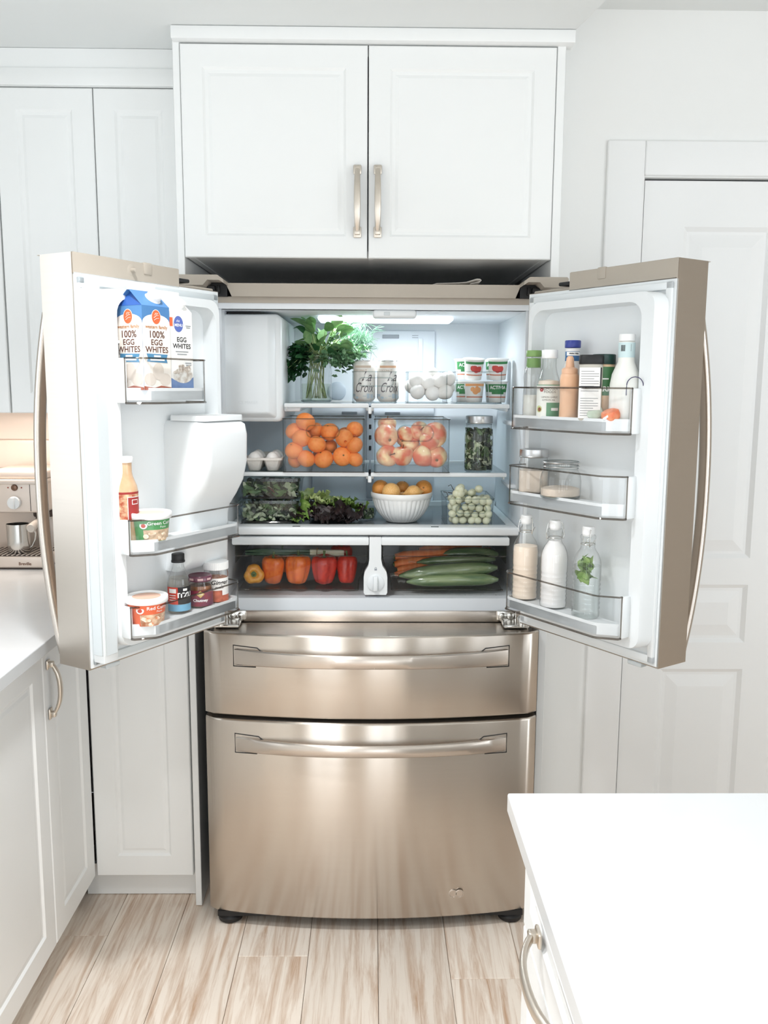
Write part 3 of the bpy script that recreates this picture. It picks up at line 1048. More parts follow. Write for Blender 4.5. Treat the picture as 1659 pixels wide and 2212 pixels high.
def fdoor(s):
    H, th = (HL, THL) if s < 0 else (HR, THR)
    X = lambda u: s * u
    zb, zs, zt = .894, 1.738, 1.776
    b = MB()
    # bowed steel skin with rolled free edge
    n = 14
    sec = [(0, 0)]
    for i in range(n + 1):
        u = W_ * i / n
        e = W_ - u
        sec.append((u, .105 + .010 * math.sin(PI * .5 * (1 - u / W_)) - (.010 * (1 - e / .02) ** 2 if e < .02 else 0)))
    sec.append((W_, 0))
    v = [(X(u), y, zb) for u, y in sec] + [(X(u), y, zs) for u, y in sec]
    m = len(sec)
    f = [(i, (i + 1) % m, m + (i + 1) % m, m + i) for i in range(m)] + [tuple(range(m)), tuple(range(2 * m - 1, m - 1, -1))]
    b.add(v, f)
    sec2 = [(.14, 0)] + [q for q in sec[1:-1] if q[0] > .14] + [(W_, 0)]
    sec2.insert(1, (.14, .110))
    v = [(X(u), y, zs) for u, y in sec2] + [(X(u), y, zt) for u, y in sec2]
    m = len(sec2)
    f = [(i, (i + 1) % m, m + (i + 1) % m, m + i) for i in range(m)] + [tuple(range(m)), tuple(range(2 * m - 1, m - 1, -1))]
    b.add(v, f)
    d = b.build('door', STEEL, FR, loc=H, rot=(0, 0, th))
    cp = MB().box((X(.1385), -.003, zs - .004), (X(W_ - .002), .002, zt - .0005))
    cp.box((X(.1385), -.001, zs), (X(.141), .108, zt - .0005)).box((X(.1385), 0, zt - .0005), (X(W_ - .004), .108, zt + .0008))
    cp.rbox((X(.012), .004, zs - .002), (X(.15), .10, zs + .006), .003, 2)
    cpo = cp.build('door_cap', TAUPE, d)
    nb = MB().rbox((X(.225), -.006, 1.752), (X(.25), .004, 1.7785), .003, 2)
    if s < 0:
        nb.lathe([(.013, 0), (.013, .003), (.009, .004), (.005, .004), (.004, .014), (0, .015)], 20, M=Matrix.Translation((X(.285), 0, 1.757)) @ Matrix.Rotation(PI / 2, 4, 'X'))
    nb.build('cap_stop', TAUPE, d)
    MB().rbox((X(.10), -.001, 1.748), (X(.135), .06, 1.757), .003, 2).build('hinge_slot', DARK, d)
    # white inner skin and gasket
    w = MB().box((X(.004), -.003, zb + .004), (X(W_ - .003), .004, zs - .002))
    w.build('inner_skin', W_PLAS, d)
    g = MB()
    for (ua, ub, za, zc) in ((.012, .030, .905, 1.728), (W_ - .024, W_ - .008, .905, 1.728), (.012, W_ - .008, .905, .922), (.012, W_ - .008, 1.712, 1.728)):
        g.rbox((X(ua), -.011, za), (X(ub), -.002, zc), .003, 2)
    g.build('gasket', G_STRIP if s < 0 else W_PLAS, d)
    # raised rim that holds the bins
    rm = MB()
    ua, ub = (.040, .40) if s < 0 else (.040, .434)
    ia, ib = (.062, .372) if s < 0 else (.062, .392)
    o1 = rrect(ua, ub, .937, 1.709, .03, 6)
    o2 = rrect(ia, ib, .955, 1.690, .035, 6)
    o3 = rrect(ia + .004, ib - .004, .959, 1.686, .033, 6)
    k = len(o1)
    yr = -.046
    v = [(X(a), -.002, z) for a, z in o1] + [(X(a + (.006 if a < .2 else -.006)), yr + .006, z) for a, z in o1] + [(X(a + (.010 if a < .2 else -.010)), yr, z) for a, z in o1] + [(X(a), yr, z) for a, z in o2] + [(X(a), -.008, z) for a, z in o3]
    f = []
    for j in range(4):
        for i in range(k):
            i2 = (i + 1) % k
            f.append((j * k + i, j * k + i2, (j + 1) * k + i2, (j + 1) * k + i))
    f.append(tuple(range(4 * k, 5 * k)))
    rm.add(v, f, 0, True)
    rm.build('door_liner', W_PLAS, d)
    # bar handle on the outside, near the free edge
    hb = MB()
    pts = []
    for i in range(25):
        t = -1 + 2 * i / 24
        pts.append((X(.416), .112 + .052 * (1 - abs(t) ** 2.2), 1.285 + t * .375))
    hb.tube(pts, 1.0, 12, flat=(.0135, .0085), upref=(1, 0, 0))
    hb.build('handle', STEEL_H, d)
    MB().rbox((X(.36), -.002, .884), (X(.40), .02, .8945), .002, 1).build('closer_clip', G_STRIP, d)
    return d


DLo, DRo = fdoor(-1), fdoor(1)


def bin_(s, uh, uf, z0, z1, deep=.11, short=False):
    d = DLo if s < 0 else DRo
    X = lambda u: s * u
    path = [(uf, .070), (uf - .001, .078), (uf - .036, deep - .003), (uf - .046, deep), (uh + .022, deep), (uh + .008, deep - .004), (uh, deep - .014), (uh, .040)]
    pth = [(X(a), -b) for a, b in path]
    o = MB().wall(pth, z0, z1, .0025 * (-s)).build('door_bin', CLEARW, d)
    tr = MB().prism([(X(uf - .004), -.044)] + [(X(uf - .004), -.07)] + [(X(a), -b) for a, b in [(uf - .008, .077), (uf - .039, deep - .006), (uf - .048, deep - .0035), (uh + .022, deep - .0035), (uh + .010, deep - .007), (uh + .004, deep - .015), (uh + .004, .044)]], z0 + .006, z0 + .0255)
    tr.wall([(X(a), -b) for a, b in [(uf - .004, .070), (uf - .008, .0765), (uf - .039, deep - .006), (uf - .048, deep - .0035), (uh + .022, deep - .0035), (uh + .010, deep - .007), (uh + .004, deep - .015), (uh + .004, .05)]], z0 + .006, z0 + .032, .0025 * (-s))
    tr.rbox((X(uf - .006), -.040, z0), (X(uf + .003), -.0705, z1), .0025, 2)
    tr.build('bin_tray', W_PLAS, d)
    e = MB().tube([(x, y, z1) for x, y in pth], .0021, 6)
    e.tube([(x, y, z0) for x, y in pth], .0026, 6)
    e.tube([(pth[0][0], pth[0][1], z0), (pth[0][0], pth[0][1], z1)], .0018, 6)
    e.tube([(pth[6][0], pth[6][1], z0), (pth[6][0], pth[6][1], z1)], .0018, 6)
    e.build('bin_edge', EDGE, d)


bin_(-1, .165, .379, 1.471, 1.565)
bin_(-1, .056, .384, 1.146, 1.222)
bin_(-1, .062, .388, .961, 1.032)
bin_(1, .056, .398, 1.411, 1.508)
bin_(1, .053, .396, 1.228, 1.320)
bin_(1, .053, .396, .962, 1.056)

# hinged mullion bar on the free edge of the left door
ml = MB()
ml.rbox((-.438, -.040, .912), (-.398, -.006, 1.704), .003, 2)
mlo = ml.build('mullion', W_PLAS, DLo)
MB().rbox((-.4405, -.037, .93), (-.4375, -.009, 1.69), .001, 1).rbox((-.434, -.0425, .93), (-.403, -.0395, 1.69), .001, 1).build('mullion_strip', G_STRIP, mlo)
MB().rbox((-.436, -.036, 1.704), (-.405, -.012, 1.714), .003, 2).build('mullion_tip', W_PLAS, mlo)

# ice chute housing on the left door
ch = MB()
lev = [(1.075, .030, .215, .045), (1.10, .052, .212, .070), (1.20, .052, .209, .074), (1.222, .052, .209, .080), (1.25, .052, .209, .102), (1.285, .052, .209, .124), (1.33, .052, .209, .136), (1.395, .052, .209, .138), (1.418, .054, .207, .134), (1.428, .062, .199, .122)]
v, f = [], []
for z, a, b_, nn in lev:
    v += [(-u, -y, z) for u, y in rrect(a, b_, -.02, nn, .022 if nn > .06 else .012, 6)]
k = len(rrect(0, 1, 0, 1, .1, 6))
for j in range(len(lev) - 1):
    for i in range(k):
        i2 = (i + 1) % k
        f.append((j * k + i, j * k + i2, (j + 1) * k + i2, (j + 1) * k + i))
f += [tuple(range(k)), tuple(range(len(lev) * k - 1, (len(lev) - 1) * k - 1, -1))]
ch.add(v, f, 0, True)
cho = ch.build('ice_chute', W_PLAS, DLo)
rg = MB()
oo = [(-u, -y) for u, y in rrect(.058, .202, .012, .128, .02, 6)]
ii = [(-u, -y) for u, y in rrect(.085, .165, .045, .105, .018, 6)]
k = len(oo)
v = [(x, y, 1.428) for x, y in oo] + [(x, y, 1.437) for x, y in oo] + [(x, y, 1.4405) for x, y in [(a * .97 + b * .03, c_ * .97 + e * .03) for (a, c_), (b, e) in zip(oo, ii)]] + [(x, y, 1.4395) for x, y in ii] + [(x, y, 1.432) for x, y in ii]
f = []
for j in range(4):
    for i in range(k):
        i2 = (i + 1) % k
        f.append((j * k + i, j * k + i2, (j + 1) * k + i2, (j + 1) * k + i))
rg.add(v, f, 0, True)
rg.build('chute_seal', W_PLAS, DLo)
MB().prism(ii, 1.4305, 1.4325).build('chute_mouth', mat('chute_inside', (196, 188, 182), .6), DLo)

# ================================================================== food on the shelves
INK = mat('brown_ink', (92, 52, 38), .6)
BLK = mat('black_ink', (34, 32, 34), .6)
PAPER = mat('white_label_paper', (244, 242, 238), .55, var=.01)
WPRINT = mat('white_ink', (248, 248, 246), .6, var=.0)
WLID = mat('white_lid_plastic', (246, 246, 245), .35, var=.008)
LIDM = mat('silver_lid', (198, 198, 198), .28, 1.0, var=.03, scale=30)


def bin_box(name, label, x0, x1, y0, y1, z0, z1, handle=None, matl=None, r=.008, group=None, taper=0.0, edge=True):
    """Open clear storage bin standing on z0."""
    matl = matl or CLEAR
    cx, cy = (x0 + x1) / 2, (y0 + y1) / 2
    t = thing(name, label, 'bin', (cx, cy, z0), 0, group)
    o1 = rrect(x0 - cx + taper, x1 - cx - taper, y0 - cy + taper, y1 - cy - taper, r)
    o2 = rrect(x0 - cx, x1 - cx, y0 - cy, y1 - cy, r)
    w = .0022
    i1 = rrect(x0 - cx + taper + w, x1 - cx - taper - w, y0 - cy + taper + w, y1 - cy - taper - w, r - .001)
    i2 = rrect(x0 - cx + w, x1 - cx - w, y0 - cy + w, y1 - cy - w, r - .001)
    k = len(o1)
    h = z1 - z0
    v = [(x, y, 0) for x, y in o1] + [(x, y, h) for x, y in o2] + [(x, y, h) for x, y in i2] + [(x, y, .003) for x, y in i1]
    f = [tuple(range(k - 1, -1, -1)), tuple(range(3 * k, 4 * k))]
    for j in range(3):
        for i in range(k):
            i2_ = (i + 1) % k
            f.append((j * k + i, j * k + i2_, (j + 1) * k + i2_, (j + 1) * k + i))
    MB().add(v, f).build('bin_shell', matl, t)
    if edge:
        e = MB()
        lp = [(x, y, h) for x, y in o2]
        e.tube(lp + lp[:1], .0016, 6)
        e.build('bin_rim', EDGE if edge == 1 else EDGEL, t)
        for q in (2, 8, 14, 20):
            MB().tube([(o1[q][0], o1[q][1], .002), (o2[q][0], o2[q][1], h)], .0013, 6).build('bin_corner', EDGEL, t)
        lp = [(x, y, .0015) for x, y in o1]
        MB().tube(lp + lp[:1], .0018, 6).build('bin_base_edge', EDGE if edge == 1 else EDGEL, t)
    if handle:
        hx0, hx1, hz0, hz1 = handle
        q = rrect(hx0 - cx, hx1 - cx, hz0 - z0, hz1 - z0, (hz1 - hz0) * .48, 6)
        lp = [(x, y0 - cy - .001, z) for x, z in q]
        MB().tube(lp + lp[:1], .0020, 8).build('handle_ring', EDGEL, t)
    return t


def px_box(xa, xb, yt, yb_, Y, depth):
    a, b = at(xa, yb_, Y), at(xb, yt, Y)
    return a.x, b.x, Y, Y + depth


# ---- mandarins
ORANGE = mat('mandarin_peel', (244, 150, 72), .42, var=.06, scale=3, c2=(238, 130, 54), bump=.25, bscale=120, hue_obj=.08, sss=.05)
SCAR = mat('stem_scar', (128, 96, 48), .7)
om = MB().lathe([(0, -.44 * 2 / 1.0 * .5)] + [(math.cos(a) * (1 - .04 * abs(math.sin(a)) ** 6), math.sin(a) * .88 + (-.05 * (1 - math.cos(a) * 4) if math.cos(a) < .25 and a > 0 else 0)) for a in [R(-80 + 10 * i) for i in range(17)]] + [(0, .80)], 24).mesh('mandarin_skin', ORANGE)
sm_ = MB().lathe([(.09, .80), (.10, .83), (.05, .86), (0, .85)], 8).mesh('stem_scar', SCAR)
org = [(659.7, 911, 19, .215, 'topmost mandarin heaped above the rim of its bin'), (629, 931, 17, .235, 'mandarin high in the corner of its bin under the ice maker'), (651, 947, 18.5, .212, 'mandarin below the topmost one, against the front of the bin'),
       (630, 973, 17.5, .212, 'mandarin half way down the side of the bin by the egg carton'), (661, 991, 18, .212, 'mandarin on the bin floor, second from the egg carton'), (684, 960, 18, .212, 'mandarin in the middle of the bin just below the handle'),
       (699, 992, 19, .212, 'mandarin on the bin floor in the middle of the bin'), (681, 930, 16.5, .262, 'mandarin seen through the upper left part of the handle'), (712, 933, 18, .25, 'mandarin filling the centre of the bin handle'),
       (744, 947, 17.5, .212, 'mandarin just right of the bin handle'), (767, 928, 16.5, .24, 'mandarin at the top of the bin beside the middle rail'), (772, 962, 16.5, .212, 'mandarin half way down the bin beside the middle rail'),
       (740, 986, 19, .215, 'large mandarin with its stem scar forward on the bin floor'), (769, 992, 15.5, .216, 'mandarin in the bottom corner of the bin beside the middle rail'), (637, 994, 15, .245, 'mandarin in the bottom corner of the bin by the egg carton, behind another'),
       (712, 965, 15, .27, 'mandarin hidden deep in the middle of the bin'), (745, 940, 16, .285, 'mandarin at the back of the bin behind the handle'), (692, 985, 15, .275, 'mandarin at the back of the bin floor')]
x0, x1, _, _ = px_box(611, 789, 0, 1010, .188, 0)
bin_box('storage_bin', 'clear storage bin full of mandarins on the middle shelf', x0, x1, .188, .42, SH2 + .001, at(700, 905, .188).z, (at(662, 930, .188).x, at(733, 930, .188).x, at(700, 945, .188).z, at(700, 919, .188).z))
for k, (px, py, r, Y, lb) in enumerate(org):
    p = at(px, py, Y)
    rr = r * 1.13 * mpp(px, py, Y)
    p.x = min(max(p.x, x0 + rr + .003), x1 - rr - .003)
    p.y = max(p.y, .188 + .003 + rr)
    p.z = max(p.z, SH2 + .004 + rr * .9)
    t = thing('mandarin', lb, 'fruit', p, 0, 'mandarins in the clear bin')
    t.scale = (rr, rr, rr)
    t.rotation_euler = (R(rnd.uniform(-40, 90)), R(rnd.uniform(-40, 40)), rnd.uniform(0, 6))
    if k == 12:
        t.rotation_euler = (R(78), 0, R(8))
    put('mandarin_skin', om, t)
    put('stem_scar', sm_, t)

# ---- apples
APPLE = mat('apple_skin', (246, 218, 168), .3, var=.05, scale=.9, c2=(222, 112, 76), hue_obj=.06, coat=.3)
_r = [n for n in APPLE.node_tree.nodes if n.type == 'VALTORGB'][0].color_ramp
_r.elements[0].position, _r.elements[1].position = .38, .62
_nt = APPLE.node_tree
_oi = _nt.nodes.new('ShaderNodeObjectInfo')
_cm = _nt.nodes.new('ShaderNodeVectorMath')
_cm.operation = 'SCALE'
_cm.inputs[0].default_value = (27.0, 41.0, 13.0)
_nt.links.new(_oi.outputs['Random'], _cm.inputs['Scale'])
_nt.links.new(_cm.outputs[0], [n for n in _nt.nodes if n.type == 'MAPPING'][0].inputs['Location'])
STEM = mat('brown_stem', (112, 76, 46), .8)
ap = MB().lathe([(0, -.62), (.10, -.66), (.22, -.74), (.36, -.78), (.55, -.72), (.75, -.50), (.90, -.15), (.985, .15), (1.0, .35), (.95, .58), (.80, .76), (.58, .84), (.36, .82), (.20, .72), (.08, .58), (0, .52)], 28, mod=lambda a, i: 1 + .025 * math.cos(5 * a) * (1 if i < 6 else .3)).mesh('apple_skin', APPLE)
sp = MB().tube([(0, 0, .5), (.03, 0, .8), (.1, .02, 1.1)], [.045, .04, .06], 6).mesh('stem', STEM)
cal = MB().lathe([(.10, -.67), (.13, -.70), (.06, -.74), (0, -.70)], 8).mesh('calyx', SCAR)
apl = [(834, 944, 21.5, .213, -70, 20, 'apple half red half cream, upper corner of the bin beside the middle rail'), (832, 986, 20, .212, 75, 40, 'apple with its long stem pointing sideways, bottom corner by the middle rail'),
       (869.6, 987, 19.5, .212, 5, 0, 'pale cream apple on the bin floor, second from the middle rail'), (874, 945, 18, .262, -60, -20, 'apple seen through the left half of the bin handle'), (905, 934, 18, .27, 60, 20, 'red apple filling the centre of the bin handle'),
       (913, 986, 21, .213, 70, 80, 'apple on the bin floor with its stem hollow turned sideways, third from the middle rail'), (927.6, 955, 19, .225, 20, 30, 'apple behind the right end of the bin handle'), (959, 943, 23, .215, -55, 15, 'large pale apple with a red cheek, upper corner of the bin'),
       (960, 989, 20.5, .213, -75, 0, 'red apple in the bottom corner of the bin beside the jar of greens'), (836, 921, 17, .265, 0, 0, 'pale apple showing above the half red one at the back'), (885, 965, 18, .262, 30, 0, 'red apple deep in the middle of the bin')]
x0, x1, _, _ = px_box(808, 988, 0, 1010, .188, 0)
bin_box('storage_bin', 'clear storage bin of red and yellow apples beside the jar of greens', x0, x1, .188, .42, SH2 + .001, at(900, 906, .188).z, (at(859, 930, .188).x, at(936, 930, .188).x, at(900, 953, .188).z, at(900, 919, .188).z))
for k, (px, py, r, Y, tilt, rz, lb) in enumerate(apl):
    p = at(px, py, Y)
    rr = r * 1.2 * mpp(px, py, Y)
    p.x = min(max(p.x, x0 + rr + .003), x1 - rr - .003)
    p.y = max(p.y, .188 + .003 + rr)
    p.z = max(p.z, SH2 + .004 + rr * .88)
    t = thing('apple', lb, 'fruit', p, 0, 'apples in the clear bin')
    t.scale = (rr, rr, rr * 1.02)
    t.rotation_euler = (R(tilt), 0, R(rz))
    put('apple_skin', ap, t)
    put('stem', sp, t)
    put('calyx', cal, t)

# ---- jars


def jar_shape(h, r, neck_r, neck_h, sq=0.0):
    sh = h - neck_h
    return [(r * .86, 0), (r * .97, .004), (r, .012), (r, sh - .028), (r * .97, sh - .016), (neck_r + .5 * (r - neck_r), sh - .006), (neck_r, sh), (neck_r, h - .002), (neck_r - .002, h)]


def sqmod(p):
    def m(a, i):
        c, s_ = abs(math.cos(a)), abs(math.sin(a))
        return 1 / (c ** p + s_ ** p) ** (1 / p)
    return m


def jar(label, loc, h, r, neck_r, neck_h, lid=None, square=False, group=None, rz=0.0, ring_only=False):
    t = thing('mason_jar', label, 'jar', loc, rz, group)
    P = jar_shape(h, r, neck_r, neck_h)
    inner = [(max(.0005, a - .0025), max(.005, b)) for a, b in P[:-1]]
    nsq = 5 if square else 0
    mod = (lambda a, i: sqmod(5)(a, i) if i < nsq else 1) if square else None
    MB().lathe(P, 36, mod=mod).build('glass_body', JARG, t)
    rg = MB()
    for z in (h - neck_h * .72, h - neck_h * .42):
        lp = [((neck_r + .0003) * math.cos(2 * PI * k / 28), (neck_r + .0003) * math.sin(2 * PI * k / 28), z) for k in range(29)]
        rg.tube(lp, .0010, 5)
    rg.build('neck_thread', EDGEL, t)
    lp = [(neck_r * math.cos(2 * PI * k / 32), neck_r * math.sin(2 * PI * k / 32), h) for k in range(33)]
    MB().tube(lp, .0017, 6).build('glass_rim', EDGEL, t)
    lp = [(r * .93 * math.cos(2 * PI * k / 32), r * .93 * math.sin(2 * PI * k / 32), .004) for k in range(33)]
    if not square:
        MB().tube(lp, .0024, 6).build('glass_foot', EDGEL, t)
    if lid:
        R_ = neck_r + .0022
        hh = .019
        pr = [(R_ - .006, h + .0030), (R_, h + .0022)]
        L_ = MB().lathe([(R_, h - hh), (R_ + .0012, h - hh + .002), (R_, h - hh + .004), (R_ + .0004, h - .003), (R_, h + .0022), (R_ - .004, h + .003), (R_ - .006, h + .0018), (0, h + .0018)], 40, mod=lambda a, i: 1 + .006 * math.cos(a * 40))
        L_.build('lid', LIDM, t)
    return t


# leafy meshes


def leaf(mb, M, L_, W, curl=.3, fold=.25, n=4, mi=0, ser=0.0, r=None):
    v, f = [], []
    for i in range(n + 1):
        s_ = i / n
        w = W * math.sin(PI * min(1, .08 + .92 * s_)) ** .8 * (1 if i < n else .05)
        if ser and r:
            w *= 1 + r.uniform(-ser, ser)
        z = -curl * L_ * s_ * s_
        y = L_ * s_
        v += [(-w, y, z + fold * w), (0, y, z), (w, y, z + fold * w)]
    for i in range(n):
        for j in range(2):
            k = i * 3 + j
            f.append((k, k + 1, k + 4, k + 3))
    mb.add(v, f, mi, True, M)


def frame_to(p, d, roll=0.0):
    d = Vector(d).normalized()
    q = d.to_track_quat('Y', 'Z')
    return Matrix.Translation(p) @ q.to_matrix().to_4x4() @ Matrix.Rotation(roll, 4, 'Y')


HERB = mat('herb_green', (72, 132, 62), .5, var=.15, scale=60, c2=(44, 100, 44), island=.35, sss=.05)
PARS = mat('parsley_green', (36, 92, 46), .5, var=.15, scale=60, c2=(20, 62, 30), island=.35)
CILA = mat('cilantro_green', (150, 188, 146), .5, var=.15, scale=60, c2=(92, 138, 98), island=.3)
DILL = mat('dill_green', (118, 152, 126), .6, var=.1, scale=60, c2=(86, 122, 98), island=.3)
STEMG = mat('pale_stem', (168, 184, 128), .5, var=.1, scale=40, c2=(120, 140, 84), island=.2)

jp = at(683, 866, .36)
JX, JY, JZ = jp.x, .36, SH1 + .0012
jar('open mason jar of water with herb stems on the top shelf', (JX, JY, JZ), .140, .047, .040, .022)
wt = MB().lathe([(.040, .005), (.0435, .008), (.0435, .055), (0, .055)], 32)
wo = wt.build('water', glassmat('water_clear', (.90, .93, .88), 1.33), None, (JX, JY, JZ))
tag(wo, 'clear water in the bottom of the herb jar', 'water')


def bunch(name, label, tgt, kind, n, spread, size, matl, seed, droop=.6, stem_n=8):
    """Stems from the jar to a leafy head."""
    r = random.Random(seed)
    base = Vector((JX, JY, JZ + .135))
    t = thing(name, label, 'herbs', (0, 0, 0))
    st, lv = MB(), MB()
    tgt = Vector(tgt)
    for i in range(stem_n):
        e = tgt + Vector((r.gauss(0, spread[0] * .5), r.gauss(0, spread[1] * .5), r.gauss(0, spread[2] * .4)))
        b = base + Vector((r.uniform(-.025, .025), r.uniform(-.025, .025), 0))
        f0 = Vector((JX + r.uniform(-.03, .03), JY + r.uniform(-.03, .03), JZ + .012))
        st.tube([f0, f0.lerp(b, .6), b, b.lerp(e, .45) + Vector((0, 0, .02)), e], [.0016, .0016, .0014, .0012, .0007], 5)
    for i in range(n):
        p = tgt + Vector((r.gauss(0, spread[0]), r.gauss(0, spread[1]), r.gauss(0, spread[2])))
        d = (p - base).normalized() * .6 + Vector((r.gauss(0, .5), r.gauss(0, .5) - .35, r.gauss(0, .5)))
        if kind == 'tuft':                      # three-part leaflets
            for a in (-.7, 0, .7):
                dd = Matrix.Rotation(a, 3, 'Z') @ d
                leaf(lv, frame_to(p, dd, r.uniform(-1, 1)), size * r.uniform(.7, 1.2), size * .33, .2, .3, 3, ser=.45, r=r)
        elif kind == 'thread':
            for a in range(5):
                dd = d + Vector((r.gauss(0, .6), r.gauss(0, .5), r.gauss(0, .6)))
                q = p + dd.normalized() * size * r.uniform(.6, 1.3)
                lv.tube([p, p.lerp(q, .5) + Vector((0, 0, .002)), q], [.0006, .0006, .0003], 3)
        else:
            leaf(lv, frame_to(p, d, r.uniform(-1, 1)), size * r.uniform(.7, 1.25), size * .36 * r.uniform(.8, 1.2), .35, .3, 5)
    st.build('stems', STEMG, t)['kind'] = 'stuff'
    o = lv.build('foliage', matl, t, fix=False)
    o['kind'] = 'stuff'
    return t


def hp(px, py, Y):
    return at(px, py, Y)


bunch('parsley_bunch', 'dark green parsley drooping over the edge of the herb jar', hp(652, 768, .36), 'tuft', 110, (.014, .018, .018), .020, PARS, 1)
bunch('parsley_bunch', 'lowest dark parsley sprig hanging beside the herb jar', hp(627, 800, .36), 'tuft', 55, (.012, .012, .014), .019, PARS, 2, stem_n=3)
bunch('cilantro_bunch', 'pale green curly cilantro arching over the shelf beside the jar', hp(737, 765, .345), 'tuft', 280, (.026, .02, .018), .017, CILA, 3)
bunch('dill_bunch', 'feathery dill fronds behind the herb jar', hp(768, 735, .40), 'thread', 230, (.024, .02, .028), .030, DILL, 4)
# basil: broad leaves, each a part
t = thing('basil_bunch', 'broad bright basil leaves standing above the herb jar', 'herbs')
r = random.Random(11)
st = MB()
bl = MB()
leaf(bl, Matrix.Identity(4), 1.0, .30, .25, .30, 8)
blm = [bl.mesh('leaf', mat('basil_green_%d' % i, c_, .42, var=.1, scale=3, c2=c2_, sss=.05), fix=False) for i, (c_, c2_) in enumerate([((124, 160, 104), (92, 136, 82)), ((160, 190, 140), (126, 164, 110)), ((54, 104, 60), (36, 80, 44))])]
for k in range(52):
    px, py = (r.uniform(655, 738), r.uniform(708, 755)) if k < 34 else (r.uniform(655, 725), r.uniform(745, 785))
    p = hp(px, py, .35 + r.uniform(-.03, .04))
    c0 = hp(692, 780, .36)
    d = (p - c0).normalized() + Vector((r.gauss(0, .3), r.gauss(0, .35) - .2, r.gauss(0, .3)))
    s_ = r.uniform(.035, .062)
    o = put('leaf', blm[(2 if k % 2 else 0) if k >= 34 or px < 672 else (1 if px > 690 and k % 3 else 0)], t)
    o.matrix_local = frame_to(p, d, r.uniform(-1.2, 1.2)) @ Matrix.Scale(s_, 4)
    st.tube([c0, c0.lerp(p, .5), p], [.0016, .0013, .0009], 5)
st.build('stems', STEMG, t)['kind'] = 'stuff'

# jar of greens on the middle shelf
jp = at(1033, 1014, .245)
k_ = mpp(1033, 950, .245)
jt = jar('tall mason jar packed with dark salad greens under a silver lid', (jp.x, .245, SH2 + .0012), 118 * k_, 31 * k_, 27 * k_, 23 * k_, lid=True)


def leaf_mass(name, label, cat, loc, box, n, size, mats, seed, top=None, parent=None):
    r = random.Random(seed)
    mb = MB()
    for i in range(n):
        p = Vector((r.uniform(-box[0], box[0]), r.uniform(-box[1], box[1]), r.uniform(0, box[2])))
        if box[3]:
            a, q = r.uniform(0, 2 * PI), box[0] * math.sqrt(r.uniform(.55, 1))
            p = Vector((q * math.cos(a), q * math.sin(a), p.z))
        d = Vector((r.gauss(0, 1), r.gauss(0, .5), r.gauss(0, .7)))
        s_ = size * r.uniform(.6, 1.3)
        M = frame_to(p, d, r.uniform(-2, 2)) @ Matrix.Translation((0, -s_ / 2, 0))
        leaf(mb, M, s_, s_ * r.uniform(.2, .38), r.uniform(-.4, .4), r.uniform(-.3, .4), 4, mi=r.choices(range(len(mats)), [m[1] for m in mats])[0], ser=.25, r=r)
    # keep the leaves inside their container
    lim = (box[0] + .001, box[1] + .001)
    nv = []
    for (x, y, z) in mb.v:
        if box[3]:
            q = math.hypot(x, y)
            if q > lim[0]:
                x, y = x * lim[0] / q, y * lim[0] / q
        else:
            x = max(-lim[0], min(lim[0], x))
            y = max(-lim[1], min(lim[1], y))
        nv.append((x, y, max(.001, min(box[2] + (.004 if top is None else top), z))))
    mb.v = nv
    o = mb.build(name, [m[0] for m in mats], parent, loc, fix=False)
    if parent is None:
        tag(o, label, cat, kind='stuff')
    return o


SALD = mat('dark_salad_leaf', (52, 66, 46), .5, var=.2, scale=40, c2=(26, 34, 26), island=.45)
SALM = mat('green_salad_leaf', (98, 124, 80), .5, var=.15, scale=40, c2=(66, 92, 56), island=.3)
SALW = mat('pale_salad_leaf', (198, 204, 180), .5, var=.08, scale=40, c2=(160, 174, 136), island=.2)
SALR = mat('red_salad_leaf', (94, 48, 50), .5, var=.2, scale=40, c2=(52, 26, 30), island=.3)
leaf_mass('packed_greens', 'dark and pale salad greens packed inside the tall mason jar', 'greens', (jp.x, .245, SH2 + .006), (29 * k_, 29 * k_, 88 * k_, True), 300, .028, [(SALD, 4), (SALM, 3), (SALW, 4)], 21)

